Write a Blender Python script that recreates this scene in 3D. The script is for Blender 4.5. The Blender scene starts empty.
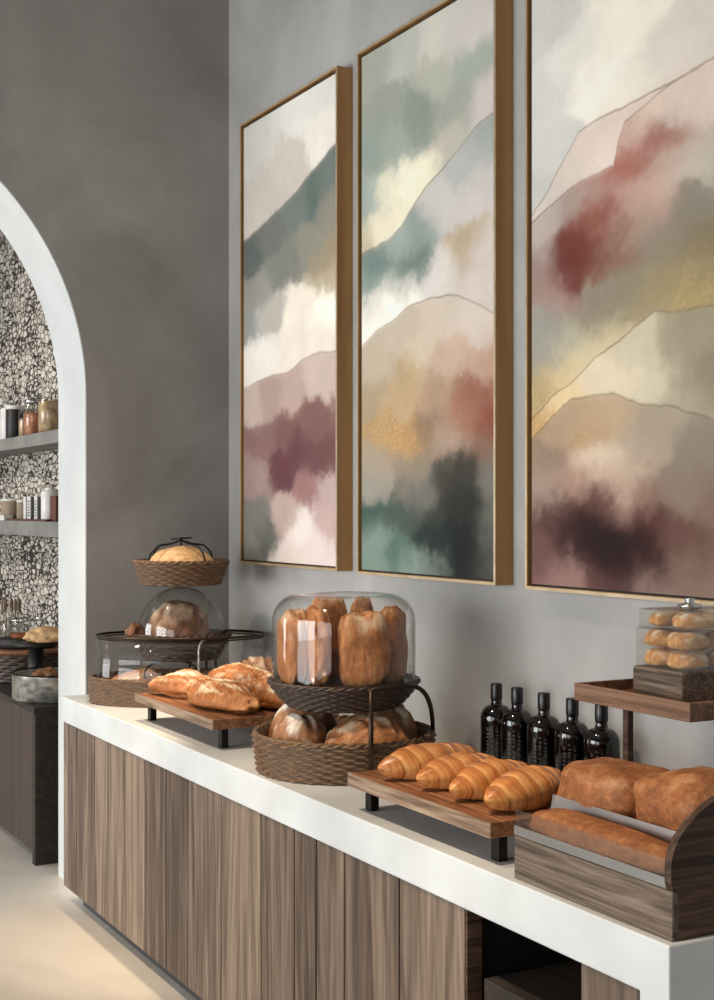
import bpy, math, random
import numpy as np
from mathutils import Vector, noise
PI = math.pi
sc = bpy.context.scene
COL = sc.collection

# ------------------------------------------------------------------ mesh helpers
class MB:
    """Collects shapes in world metres; build() links them as ONE mesh object."""
    def __init__(s): s.v = []; s.f = []; s.a = []
    def add(s, vs, fs, tint=0.0):
        n = len(s.v); s.v += [tuple(p) for p in vs]
        s.f += [tuple(i + n for i in f) for f in fs]; s.a += [tint] * len(vs)
        return s
    def box(s, x0, x1, y0, y1, z0, z1, tint=0.0):
        vs = [(x, y, z) for x in (x0, x1) for y in (y0, y1) for z in (z0, z1)]
        return s.add(vs, [(0,1,3,2),(4,6,7,5),(0,4,5,1),(2,3,7,6),(0,2,6,4),(1,5,7,3)], tint)
    def prism(s, poly, lo, hi, axis='y', tint=0.0):
        """poly = list of 2D points; axis y: points are (x,z); axis x: (y,z); axis z: (x,y)"""
        n = len(poly)
        def pt(p, h): return (p[0], h, p[1]) if axis == 'y' else (h, p[0], p[1]) if axis == 'x' else (p[0], p[1], h)
        vs = [pt(p, lo) for p in poly] + [pt(p, hi) for p in poly]
        fs = [tuple(range(n))[::-1], tuple(range(n, 2*n))] + [(i, (i+1) % n, n + (i+1) % n, n + i) for i in range(n)]
        return s.add(vs, fs, tint)
    def lathe(s, prof, c=(0,0), n=48, ab=(1,1), rot=0.0, close=True, tint=0.0):
        vs = []; cr, sr = math.cos(rot), math.sin(rot)
        for r, z in prof:
            for k in range(n):
                t = 2*PI*k/n; x = r*ab[0]*math.cos(t); y = r*ab[1]*math.sin(t)
                vs.append((c[0] + x*cr - y*sr, c[1] + x*sr + y*cr, z))
        fs = []
        for i in range(len(prof)-1):
            for k in range(n):
                fs.append((i*n+k, i*n+(k+1) % n, (i+1)*n+(k+1) % n, (i+1)*n+k))
        if close:
            fs.append(tuple(range(n))[::-1]); m = (len(prof)-1)*n; fs.append(tuple(range(m, m+n)))
        return s.add(vs, fs, tint)
    def tube(s, pts, r, n=8, closed=False, tint=0.0):
        P = [Vector(p) for p in pts]; N = len(P); vs = []; up = None
        for i, p in enumerate(P):
            a = P[(i-1) % N] if (closed or i > 0) else p
            b = P[(i+1) % N] if (closed or i < N-1) else p
            d = (b-a).normalized()
            if up is None:
                up = Vector((0,0,1)) if abs(d.z) < .9 else Vector((1,0,0))
            e = d.cross(up)
            if e.length < 1e-5: e = d.orthogonal()
            e.normalize(); up = e.cross(d).normalized()
            rr = r[i] if isinstance(r, (list, tuple)) else r
            for k in range(n):
                t = 2*PI*k/n; vs.append(p + e*(rr*math.cos(t)) + up*(rr*math.sin(t)))
        fs = []
        for i in range(N if closed else N-1):
            j = (i+1) % N
            for k in range(n): fs.append((i*n+k, i*n+(k+1) % n, j*n+(k+1) % n, j*n+k))
        if not closed: fs += [tuple(range(n))[::-1], tuple(range((N-1)*n, N*n))]
        return s.add(vs, fs, tint)
    def build(s, name, mat, parent=None, loc=None, smooth=False, bevel=0, seg=2):
        if loc is None: loc = tuple(parent['_w']) if parent is not None and '_w' in parent else (0,0,0)
        me = bpy.data.meshes.new(name)
        me.from_pydata([(x-loc[0], y-loc[1], z-loc[2]) for x, y, z in s.v], [], s.f); me.update()
        at = me.attributes.new('tint', 'FLOAT', 'POINT'); at.data.foreach_set('value', s.a)
        me.materials.append(mat)
        if smooth: me.polygons.foreach_set('use_smooth', [True]*len(me.polygons))
        import bmesh
        bm = bmesh.new(); bm.from_mesh(me); bmesh.ops.recalc_face_normals(bm, faces=bm.faces); bm.to_mesh(me); bm.free()
        o = bpy.data.objects.new(name, me); COL.objects.link(o)
        if parent is not None:
            o.parent = parent; o['_w'] = list(loc)
        else:
            o.location = loc; o['_w'] = list(loc)
        if bevel:
            m = o.modifiers.new('bevel', 'BEVEL'); m.width = bevel; m.segments = seg; m.limit_method = 'ANGLE'; m.angle_limit = .6
        if smooth == 'angle' or (smooth and bevel): pass
        return o

def tag(o, label, cat, group=None, kind=None):
    o['label'] = label; o['category'] = cat
    if group: o['group'] = group
    if kind: o['kind'] = kind
    return o
def thing(name, label, cat, loc, group=None):
    o = bpy.data.objects.new(name, None); COL.objects.link(o); o.empty_display_size = .05
    o.location = loc; o['_w'] = list(loc)
    return tag(o, label, cat, group)
def structure(o): o['kind'] = 'structure'; return o

# ------------------------------------------------------------------ materials
def lin(c): return tuple(((v/255)/12.92 if v/255 <= .04045 else ((v/255+.055)/1.055)**2.4) for v in c)
def base_mat(name):
    m = bpy.data.materials.new(name); m.use_nodes = True
    nt = m.node_tree; b = nt.nodes['Principled BSDF']
    return m, nt, b
def N(nt, t, **kw):
    n = nt.nodes.new(t)
    for k, v in kw.items():
        if k in n.inputs: n.inputs[k].default_value = v
        else: setattr(n, k, v)
    return n
def coords(nt, scale=(1,1,1), kind='Object'):
    tc = N(nt, 'ShaderNodeTexCoord'); mp = N(nt, 'ShaderNodeMapping'); mp.inputs['Scale'].default_value = scale
    nt.links.new(tc.outputs[kind], mp.inputs['Vector']); return mp.outputs['Vector']
def ramp(nt, fac, stops):
    r = N(nt, 'ShaderNodeValToRGB'); e = r.color_ramp.elements
    while len(e) < len(stops): e.new(.5)
    for i, (p, c) in enumerate(stops): e[i].position = p; e[i].color = (*c, 1)
    nt.links.new(fac, r.inputs['Fac']); return r.outputs['Color']
def noisy(name, c1, c2, scale=5, stretch=(1,1,1), rough=.6, bump=0, metallic=0, detail=6, spec=.5, p=(.35,.65), bscale=None, dist=0):
    m, nt, b = base_mat(name); v = coords(nt, stretch)
    n = N(nt, 'ShaderNodeTexNoise', Scale=scale, Detail=detail, Distortion=dist); nt.links.new(v, n.inputs['Vector'])
    nt.links.new(ramp(nt, n.outputs['Fac'], [(p[0], lin(c1)), (p[1], lin(c2))]), b.inputs['Base Color'])
    b.inputs['Roughness'].default_value = rough; b.inputs['Metallic'].default_value = metallic
    b.inputs['Specular IOR Level'].default_value = spec
    if bump:
        src = n
        if bscale:
            src = N(nt, 'ShaderNodeTexNoise', Scale=bscale, Detail=5); nt.links.new(v, src.inputs['Vector'])
        bp = N(nt, 'ShaderNodeBump', Strength=bump, Distance=.01)
        nt.links.new(src.outputs['Fac'], bp.inputs['Height']); nt.links.new(bp.outputs['Normal'], b.inputs['Normal'])
    return m
def wood(name, dark, mid, light, grain='z', rough=.6, bump=.25, fine=60, tintamt=.5, spec=.3):
    m, nt, b = base_mat(name)
    st = {'x': (.05,1,1), 'y': (1,.05,1), 'z': (1,1,.05)}[grain]
    tc = N(nt, 'ShaderNodeTexCoord'); at = N(nt, 'ShaderNodeAttribute', attribute_name='tint')
    off = N(nt, 'ShaderNodeVectorMath', operation='SCALE'); off.inputs[0].default_value = (7.3, 5.1, 3.7)
    nt.links.new(at.outputs['Fac'], off.inputs['Scale'])
    ad = N(nt, 'ShaderNodeVectorMath', operation='ADD'); nt.links.new(tc.outputs['Object'], ad.inputs[0]); nt.links.new(off.outputs['Vector'], ad.inputs[1])
    mp = N(nt, 'ShaderNodeMapping'); mp.inputs['Scale'].default_value = st; nt.links.new(ad.outputs['Vector'], mp.inputs['Vector'])
    n1 = N(nt, 'ShaderNodeTexNoise', Scale=fine, Detail=8, Roughness=.65, Distortion=.6); nt.links.new(mp.outputs['Vector'], n1.inputs['Vector'])
    n2 = N(nt, 'ShaderNodeTexNoise', Scale=fine/6, Detail=3, Distortion=2.0); nt.links.new(mp.outputs['Vector'], n2.inputs['Vector'])
    wv = N(nt, 'ShaderNodeMath', operation='SINE'); ml = N(nt, 'ShaderNodeMath', operation='MULTIPLY'); ml.inputs[1].default_value = 38
    nt.links.new(n2.outputs['Fac'], ml.inputs[0]); nt.links.new(ml.outputs[0], wv.inputs[0])
    s1 = N(nt, 'ShaderNodeMath', operation='MULTIPLY_ADD'); s1.inputs[1].default_value = .10; nt.links.new(wv.outputs[0], s1.inputs[0]); nt.links.new(n1.outputs['Fac'], s1.inputs[2])
    s2 = N(nt, 'ShaderNodeMath', operation='MULTIPLY_ADD'); s2.inputs[1].default_value = .45; nt.links.new(n2.outputs['Fac'], s2.inputs[0]); nt.links.new(s1.outputs[0], s2.inputs[2])
    s3 = N(nt, 'ShaderNodeMath', operation='MULTIPLY_ADD'); s3.inputs[1].default_value = tintamt; nt.links.new(at.outputs['Fac'], s3.inputs[0]); nt.links.new(s2.outputs[0], s3.inputs[2])
    nt.links.new(ramp(nt, s3.outputs[0], [(.5, lin(dark)), (.75, lin(mid)), (1.0, lin(light))]), b.inputs['Base Color'])
    b.inputs['Roughness'].default_value = rough; b.inputs['Specular IOR Level'].default_value = spec
    bp = N(nt, 'ShaderNodeBump', Strength=bump, Distance=.004); nt.links.new(s1.outputs[0], bp.inputs['Height']); nt.links.new(bp.outputs['Normal'], b.inputs['Normal'])
    return m
def plain(name, c, rough=.5, metallic=0, spec=.5, var=.06):
    d = tuple(max(0, v*(1-var)) for v in c)
    return noisy(name, d, c, scale=30, rough=rough, metallic=metallic, spec=spec)
def glass(name, tint=(1,1,1), amount=1.0, rough=.02, edge=.0):
    """thin clear glass: see-through, with a Fresnel reflection"""
    m, nt, b = base_mat(name); nt.nodes.remove(b); out = nt.nodes['Material Output']
    tr = N(nt, 'ShaderNodeBsdfTransparent'); tr.inputs['Color'].default_value = (*tint, 1)
    gl = N(nt, 'ShaderNodeBsdfGlossy'); gl.inputs['Roughness'].default_value = rough
    lw_ = N(nt, 'ShaderNodeLayerWeight'); lw_.inputs['Blend'].default_value = .5      # Schlick's Fresnel for a thin sheet
    pw = N(nt, 'ShaderNodeMath', operation='POWER'); pw.inputs[1].default_value = 4.0; nt.links.new(lw_.outputs['Facing'], pw.inputs[0])
    mu = N(nt, 'ShaderNodeMath', operation='MULTIPLY_ADD')
    mu.inputs[1].default_value = .8*amount; mu.inputs[2].default_value = .035+edge
    nt.links.new(pw.outputs[0], mu.inputs[0])
    v = coords(nt); nn = N(nt, 'ShaderNodeTexNoise', Scale=9, Detail=2); nt.links.new(v, nn.inputs['Vector'])
    bp = N(nt, 'ShaderNodeBump', Strength=.04, Distance=.01); nt.links.new(nn.outputs['Fac'], bp.inputs['Height']); nt.links.new(bp.outputs['Normal'], gl.inputs['Normal'])
    mx = N(nt, 'ShaderNodeMixShader'); nt.links.new(mu.outputs[0], mx.inputs[0]); nt.links.new(tr.outputs[0], mx.inputs[1]); nt.links.new(gl.outputs[0], mx.inputs[2])
    nt.links.new(mx.outputs[0], out.inputs['Surface']); return m
def bread_mat(name, dark, mid, light, flour=(236,216,186), flour_amt=.45, rough=.55, fstretch=(3,14,3), scale=9):
    """baked crust: mottled browns, pale flour streaks on the upper crust"""
    m, nt, b = base_mat(name); v = coords(nt)
    n = N(nt, 'ShaderNodeTexNoise', Scale=scale, Detail=8, Roughness=.7); nt.links.new(v, n.inputs['Vector'])
    vs_ = coords(nt, fstretch); ns = N(nt, 'ShaderNodeTexNoise', Scale=9, Detail=6, Roughness=.65, Distortion=.5); nt.links.new(vs_, ns.inputs['Vector'])
    av = N(nt, 'ShaderNodeMix', data_type='FLOAT'); av.inputs[0].default_value = .5; nt.links.new(n.outputs['Fac'], av.inputs[2]); nt.links.new(ns.outputs['Fac'], av.inputs[3])
    crust = ramp(nt, av.outputs[0], [(.34, lin(dark)), (.5, lin(mid)), (.64, lin(light))])
    v2 = coords(nt, fstretch); f = N(nt, 'ShaderNodeTexNoise', Scale=4, Detail=6, Roughness=.7); nt.links.new(v2, f.inputs['Vector'])
    at = N(nt, 'ShaderNodeAttribute', attribute_name='tint')
    a = N(nt, 'ShaderNodeMath', operation='MULTIPLY'); nt.links.new(f.outputs['Fac'], a.inputs[0]); nt.links.new(at.outputs['Fac'], a.inputs[1])
    mr = N(nt, 'ShaderNodeMapRange'); mr.inputs['From Min'].default_value = .28; mr.inputs['From Max'].default_value = .62; mr.inputs['To Max'].default_value = flour_amt*2
    nt.links.new(a.outputs[0], mr.inputs['Value'])
    mx = N(nt, 'ShaderNodeMix', data_type='RGBA'); nt.links.new(mr.outputs[0], mx.inputs['Factor']); nt.links.new(crust, mx.inputs[6]); mx.inputs[7].default_value = (*lin(flour), 1)
    nt.links.new(mx.outputs[2], b.inputs['Base Color'])
    b.inputs['Roughness'].default_value = rough; b.inputs['Specular IOR Level'].default_value = .35
    nb = N(nt, 'ShaderNodeTexNoise', Scale=55, Detail=7, Roughness=.7); nt.links.new(v, nb.inputs['Vector'])
    bp = N(nt, 'ShaderNodeBump', Strength=.6, Distance=.008); nt.links.new(nb.outputs['Fac'], bp.inputs['Height']); nt.links.new(bp.outputs['Normal'], b.inputs['Normal'])
    return m

def plaster(name, c1, c2, rough=.75):
    m, nt, b = base_mat(name); v = coords(nt)
    n = N(nt, 'ShaderNodeTexNoise', Scale=1.3, Detail=6, Roughness=.6, Distortion=.8); nt.links.new(v, n.inputs['Vector'])
    n2 = N(nt, 'ShaderNodeTexNoise', Scale=2.6, Detail=6, Distortion=1.2); v2 = coords(nt, (1,1,.8)); nt.links.new(v2, n2.inputs['Vector'])
    ad = N(nt, 'ShaderNodeMath', operation='MULTIPLY_ADD'); ad.inputs[1].default_value = .4; nt.links.new(n2.outputs['Fac'], ad.inputs[0]); nt.links.new(n.outputs['Fac'], ad.inputs[2])
    nt.links.new(ramp(nt, ad.outputs[0], [(.5, lin(c1)), (.92, lin(c2))]), b.inputs['Base Color'])
    b.inputs['Roughness'].default_value = rough; b.inputs['Specular IOR Level'].default_value = .3
    bp = N(nt, 'ShaderNodeBump', Strength=.12, Distance=.01); nt.links.new(n2.outputs['Fac'], bp.inputs['Height']); nt.links.new(bp.outputs['Normal'], b.inputs['Normal'])
    return m

M = {}
M['plaster'] = plaster('grey_plaster', (158,157,155), (186,184,181))
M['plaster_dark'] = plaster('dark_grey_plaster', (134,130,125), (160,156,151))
M['reveal'] = plaster('white_plaster', (196,198,196), (214,216,214), .45)
M['ceiling'] = plaster('ceiling_paint', (128,124,120), (142,138,134))
M['floor'] = noisy('pale_stone_floor', (198,189,177), (226,218,206), scale=1.6, stretch=(1,.5,1), rough=.42, bump=.05, detail=8, dist=1.0)
M['slab'] = noisy('white_concrete', (197,200,200), (213,217,217), scale=3.5, rough=.45, bump=.04, detail=8)
M['plank'] = wood('weathered_plank', (74,61,52), (108,92,79), (140,122,105), 'z', fine=34, tintamt=.9)
M['kick'] = plain('dark_grey_kick', (62,62,62), .5)
M['dark'] = plain('black_brown_interior', (26,22,20), .6)
M['drawer'] = wood('dark_drawer_wood', (38,32,28), (52,44,38), (66,56,48), 'y')
M['walnut'] = wood('walnut_board', (92,58,36), (138,92,62), (168,122,88), 'y', rough=.5)
M['edgewood'] = wood('grey_brown_wood', (96,76,60), (140,116,96), (170,148,126), 'y', rough=.55)
M['shelfwood'] = wood('brown_shelf_wood', (80,57,43), (116,87,69), (144,112,92), 'y', rough=.5)
M['cratewood'] = wood('weathered_crate_wood', (66,54,45), (100,86,74), (130,115,101), 'y', rough=.65, bump=.5, fine=90)
M['cratedark'] = wood('dark_crate_wood', (48,34,26), (78,58,46), (104,80,64), 'x', rough=.65, bump=.5)
M['blackmetal'] = plain('black_metal', (34,31,29), .4, .7)
M['bronze'] = plain('dark_bronze_metal', (62,50,40), .35, .8)
M['steel'] = noisy('hammered_tin', (128,126,120), (188,184,176), scale=22, rough=.35, metallic=.7, bump=.3, stretch=(1,1,2))
M['silver'] = plain('silver_metal', (205,205,205), .2, .9)
M['gold'] = noisy('brushed_brass', (152,112,66), (176,134,84), scale=14, stretch=(1,1,.08), rough=.42, metallic=.3)
M['goldrim'] = noisy('pale_brass', (196,172,136), (214,192,158), scale=14, rough=.35, metallic=.5)
M['wicker'] = noisy('brown_wicker', (86,63,44), (122,92,64), scale=30, stretch=(1,1,6), rough=.55, bump=.2, detail=3)
M['wickerdark'] = noisy('dark_wicker', (48,36,28), (78,58,45), scale=30, stretch=(1,1,6), rough=.45, bump=.2, detail=3)
M['glass'] = glass('clear_glass', (.985,.985,.98))
M['acrylic'] = glass('clear_acrylic', (.985,.985,.975), 1.0, .10, .05)
M['haze'] = glass('whitish_acrylic', (.97,.97,.96), 1.0, .3, .34)  # whitish reflection haze put into the material of clear acrylic
M['bottle'] = noisy('black_brown_glass', (9,6,6), (16,9,8), scale=6, rough=.07, spec=.7)
M['label'] = plain('faded_white_print', (82,79,75), .6)
M['cap'] = plain('black_cap', (14,13,13), .35)
M['grey_shelf'] = noisy('grey_concrete_shelf', (118,116,112), (136,134,130), scale=6, rough=.6)
M['white'] = plain('white_ceramic', (228,226,222), .35)
M['copper'] = noisy('copper_preserve', (150,92,58), (196,132,88), scale=18, rough=.5)
M['oats'] = noisy('oat_biscuits', (150,118,84), (206,178,138), scale=20, rough=.8)
M['amber'] = noisy('amber_preserve', (150,74,34), (190,104,54), scale=18, rough=.4)
M['tan'] = plain('tan_card', (150,132,112), .7)
M['redbrown'] = plain('red_brown_card', (96,58,46), .6)
M['black'] = plain('matt_black', (24,22,22), .5)
M['baguette'] = bread_mat('golden_crust', (116,62,28), (172,108,58), (204,148,92), flour=(238,218,186), flour_amt=.5)
M['boule'] = bread_mat('dark_rye_crust', (104,66,42), (150,104,70), (182,138,98), flour=(226,216,202), flour_amt=.6)
M['browncrust'] = bread_mat('brown_loaf_crust', (118,68,36), (172,112,66), (206,150,98), flour=(226,206,178), flour_amt=.4)
M['standing'] = bread_mat('upright_loaf_crust', (122,68,34), (176,112,62), (212,158,104), flour=(226,200,166), flour_amt=.4, fstretch=(9,9,2.2))
M['tinloaf'] = bread_mat('red_brown_tin_crust', (104,60,31), (144,88,48), (176,118,72), flour=(214,170,124), flour_amt=.25, scale=12, fstretch=(6,6,9))
M['seeded'] = bread_mat('seeded_pale_crust', (170,118,70), (220,178,126), (236,204,160), flour_amt=.4, scale=40)
M['pastry'] = bread_mat('golden_pastry', (176,108,52), (222,166,104), (240,204,152), flour=(246,232,208), flour_amt=.5)
M['darkbread'] = bread_mat('dark_crust', (84,52,34), (126,84,58), (156,112,80), flour_amt=.3)

def croissant_mat():
    m, nt, b = base_mat('croissant_crust'); v = coords(nt)
    at = N(nt, 'ShaderNodeAttribute', attribute_name='tint')
    n = N(nt, 'ShaderNodeTexNoise', Scale=16, Detail=6); nt.links.new(v, n.inputs['Vector'])
    ad = N(nt, 'ShaderNodeMath', operation='MULTIPLY_ADD'); ad.inputs[1].default_value = .55; nt.links.new(n.outputs['Fac'], ad.inputs[0])
    a2 = N(nt, 'ShaderNodeMath', operation='MULTIPLY'); a2.inputs[1].default_value = .7; nt.links.new(at.outputs['Fac'], a2.inputs[0]); nt.links.new(a2.outputs[0], ad.inputs[2])
    nt.links.new(ramp(nt, ad.outputs[0], [(.2, lin((236,204,156))), (.45, lin((216,158,96))), (.68, lin((184,114,58))), (.95, lin((126,68,32)))]), b.inputs['Base Color'])
    b.inputs['Roughness'].default_value = .33; b.inputs['Specular IOR Level'].default_value = .5
    nb = N(nt, 'ShaderNodeTexNoise', Scale=40, Detail=6); nt.links.new(v, nb.inputs['Vector'])
    bp = N(nt, 'ShaderNodeBump', Strength=.25, Distance=.004); nt.links.new(nb.outputs['Fac'], bp.inputs['Height']); nt.links.new(bp.outputs['Normal'], b.inputs['Normal'])
    return m
M['croissant'] = croissant_mat()
def tile_mat():
    m, nt, b = base_mat('pebble_mosaic'); v = coords(nt, (1, 12, 27))
    nz = N(nt, 'ShaderNodeTexNoise', Scale=1.2, Detail=2); nt.links.new(v, nz.inputs['Vector'])
    mxv = N(nt, 'ShaderNodeVectorMath', operation='MULTIPLY_ADD'); mxv.inputs[1].default_value = (.55,.55,.55)
    nt.links.new(nz.outputs['Color'], mxv.inputs[0]); nt.links.new(v, mxv.inputs[2])
    vo = N(nt, 'ShaderNodeTexVoronoi', feature='DISTANCE_TO_EDGE', Scale=1.0, Randomness=.75); nt.links.new(mxv.outputs[0], vo.inputs['Vector'])
    vc = N(nt, 'ShaderNodeTexVoronoi', feature='F1', Scale=1.0, Randomness=.75); nt.links.new(mxv.outputs[0], vc.inputs['Vector'])
    big = N(nt, 'ShaderNodeTexNoise', Scale=3.2, Detail=3); v3 = coords(nt); nt.links.new(v3, big.inputs['Vector'])
    th = N(nt, 'ShaderNodeMapRange'); th.inputs['From Min'].default_value = .4; th.inputs['From Max'].default_value = .75; th.inputs['To Min'].default_value = .055; th.inputs['To Max'].default_value = .15; nt.links.new(big.outputs['Fac'], th.inputs['Value'])
    lt = N(nt, 'ShaderNodeMath', operation='GREATER_THAN'); nt.links.new(vo.outputs['Distance'], lt.inputs[0]); nt.links.new(th.outputs[0], lt.inputs[1])
    sep = N(nt, 'ShaderNodeSeparateColor'); nt.links.new(vc.outputs['Color'], sep.inputs[0])
    tc = ramp(nt, sep.outputs[0], [(0, lin((176,168,156))), (1, lin((216,209,198)))])
    mx = N(nt, 'ShaderNodeMix', data_type='RGBA'); nt.links.new(lt.outputs[0], mx.inputs['Factor']); mx.inputs[6].default_value = (*lin((54,45,38)), 1); nt.links.new(tc, mx.inputs[7])
    nt.links.new(mx.outputs[2], b.inputs['Base Color']); b.inputs['Roughness'].default_value = .6
    bp = N(nt, 'ShaderNodeBump', Strength=.6, Distance=.01); nt.links.new(lt.outputs[0], bp.inputs['Height']); nt.links.new(bp.outputs['Normal'], b.inputs['Normal'])
    return m
M['tile'] = tile_mat()
def art_mat():
    m, nt, b = base_mat('watercolour_canvas')
    at = N(nt, 'ShaderNodeAttribute', attribute_name='art')
    v = coords(nt); n = N(nt, 'ShaderNodeTexNoise', Scale=260, Detail=2); nt.links.new(v, n.inputs['Vector'])
    mr = N(nt, 'ShaderNodeMapRange'); mr.inputs['To Min'].default_value = .93; mr.inputs['To Max'].default_value = 1.05; nt.links.new(n.outputs['Fac'], mr.inputs['Value'])
    mu = N(nt, 'ShaderNodeVectorMath', operation='SCALE'); nt.links.new(at.outputs['Color'], mu.inputs[0]); nt.links.new(mr.outputs[0], mu.inputs['Scale'])
    nt.links.new(mu.outputs['Vector'], b.inputs['Base Color']); b.inputs['Roughness'].default_value = .6; b.inputs['Specular IOR Level'].default_value = .25
    return m
M['art'] = art_mat()
EN = [85, 220, 220, 350, 460, 380, .04]; EXPO = 0.10

# ------------------------------------------------------------------ the room
WX = 2.535      # right wall
WY = 5.82       # wall with the arch (near face), .41 thick
def plate(name, m, *b): return structure(MB().box(*b).build(name, M[m]))
plate('floor', 'floor', -4.0, 2.9, -3.0, 13.0, -.1, 0)
plate('ceiling', 'ceiling', -4.0, 2.9, -3.0, 13.0, 4.5, 4.6)
plate('wall_right', 'plaster', WX, WX+.2, -3.0, WY, 0, 4.5)
plate('wall_mosaic', 'tile', WX, WX+.2, WY+.41, 13.0, 0, 4.5)
plate('wall_far', 'plaster', -4.0, WX, 12.8, 13.0, 0, 4.5)
plate('wall_front', 'plaster', -4.0, WX, -3.0, -2.8, 0, 4.5)
# left side: a wall with tall window openings that let the daylight in
lw = MB()
for y0, y1 in ((-3.0,-1.6),(1.6,2.0),(5.4,7.0),(10.2,13.0)): lw.box(-4.0,-3.8,y0,y1,0,4.5)
for y0, y1 in ((-1.6,1.6),(2.0,5.4),(7.0,10.2)): lw.box(-4.0,-3.8,y0,y1,0,.4); lw.box(-4.0,-3.8,y0,y1,3.2,4.5)
structure(lw.build('wall_left', M['plaster']))
# arched wall: straight jambs at x=1.85 and x=-.71, arch centre (.57, 2.223) r 1.28
AX, AZ, AR = .57, 2.223, 1.28
arc = [(AX+AR*math.cos(t), AZ+AR*math.sin(t)) for t in [PI*k/64 for k in range(65)]]
wb = MB(); n0 = 0
op = [(AX+AR, 0)] + arc + [(AX-AR, 0)]
outer = []
for x, z in op:                                       # outline point matching each opening point
    if z <= AZ+1e-6: outer.append((WX if x > AX else -4.0, z))
    else:
        t = math.atan2(z-AZ, x-AX)
        if x >= AX:
            k = min((WX-AX)/max(1e-6, math.cos(t)), (4.5-AZ)/math.sin(t))
        else:
            k = min((4.0+AX)/max(1e-6, -math.cos(t)), (4.5-AZ)/math.sin(t))
        outer.append((AX+k*math.cos(t), AZ+k*math.sin(t)))
n = len(op); vs = []
for y in (WY, WY+.41):
    vs += [(x, y, z) for x, z in op] + [(x, y, z) for x, z in outer]
fs = []
for i in range(n-1):
    fs.append((i, i+1, n+i+1, n+i)); fs.append((2*n+i, 3*n+i, 3*n+i+1, 2*n+i+1))
for cx, i in ((WX, 0), (-4.0, 0)): pass
wb.add(vs, fs)
# square off the two top corners
wc = [(WX, 4.5), (-4.0, 4.5)]
for sgn, cx in ((1, WX), (-1, -4.0)):
    t = math.atan2(4.5-AZ, cx-AX)
    cand = [p for p in outer if (p[0]-AX)*sgn > 0 and p[1] > AZ]
    a = max((p for p in cand if abs(p[0]-cx) < 1e-4), key=lambda p: p[1]); b = max((p for p in cand if abs(p[1]-4.5) < 1e-4), key=lambda p: (p[0]-AX)*sgn)
    for y in (WY, WY+.41): wb.add([(a[0],y,a[1]),(cx,y,4.5),(b[0],y,b[1])], [(0,1,2)])
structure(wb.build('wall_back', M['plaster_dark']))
rv = MB(); ins = []                                   # white plastered reveal lining the arch
R2 = AR-.006
op2 = [(AX+R2,0)] + [(AX+R2*math.cos(PI*k/96), AZ+R2*math.sin(PI*k/96)) for k in range(97)] + [(AX-R2,0)]
op1 = [(AX+AR,0)] + [(AX+AR*math.cos(PI*k/96), AZ+AR*math.sin(PI*k/96)) for k in range(97)] + [(AX-AR,0)]
n = len(op1); vs = []
for y in (WY-.001, WY+.411): vs += [(x,y,z) for x,z in op1] + [(x,y,z) for x,z in op2]
fs = []
for i in range(n-1):
    fs += [(i,i+1,n+i+1,n+i), (2*n+i,3*n+i,3*n+i+1,2*n+i+1), (n+i,n+i+1,3*n+i+1,3*n+i), (i,2*n+i,2*n+i+1,i+1)]
rv.add(vs, fs)
structure(rv.build('trim_1', M['reveal'], smooth=False))

# ------------------------------------------------------------------ counter
CX = 1.736      # front of the worktop
top = MB()
top.prism([(1.93,0),(1.93,.90),(WY-.002,.90),(WY-.002,.79),(2.014,.79),(2.014,0)], CX, WX-.002, 'x')
tag(top.build('worktop', M['slab'], bevel=.004), 'long white concrete counter top with a waterfall end, carrying the bread displays', 'counter top')
cab = thing('counter_cabinet', 'weathered grey-brown plank cabinet under the long white counter top', 'cabinet', (2.13,4.0,0))
body = MB()
body.box(1.785, 2.5, 2.64, 5.80, .07, .788)
body.box(1.785, 2.5, 2.018, 2.20, .07, .788)
body.box(1.785, 2.5, 2.20, 2.64, .07, .09); body.box(2.2, 2.5, 2.20, 2.64, .09, .788)
body.build('cabinet_body', M['dark'], cab)
MB().box(1.80, 2.49, 2.018, 5.71, 0, .07).build('kickplate', M['kick'], cab)
random.seed(4)
def door(edges, name='door', z0=.07):
    m = MB()
    tn = {5.815:.14, 5.740:-.05, 5.621:.02, 5.376:.2, 5.211:.1, 5.006:.24, 4.783:-.12, 4.566:-.22, 4.355:.0, 4.067:.1, 3.758:-.06, 3.529:-.12, 3.389:.0, 3.223:-.02, 2.931:.06, 2.622:.1, 2.213:.14}
    for a, b in zip(edges[:-1], edges[1:]):
        m.box(1.743, 1.785, b+.004, a-.004, z0, .788, tn.get(a, 0))
    return m.build(name, M['plank'], cab, bevel=.0015, seg=1)
door([5.815, 5.740, 5.621, 5.376, 5.211, 5.006]); door([5.006, 4.783, 4.566, 4.355])
door([4.355, 4.067, 3.758, 3.529]); door([3.529, 3.389, 3.223]); door([3.223, 2.931, 2.630])
door([2.205, 2.018], 'side_panel')
MB().box(1.744, 1.785, 2.622, 2.630, .07, .788).build('edge_strip', M['cratedark'], cab)
dr = MB().box(1.775, 2.19, 2.215, 2.600, .10, .63).build('drawer', M['drawer'], cab, bevel=.003)
dr['label'] = 'dark brown drawer in the open bay'

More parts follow.
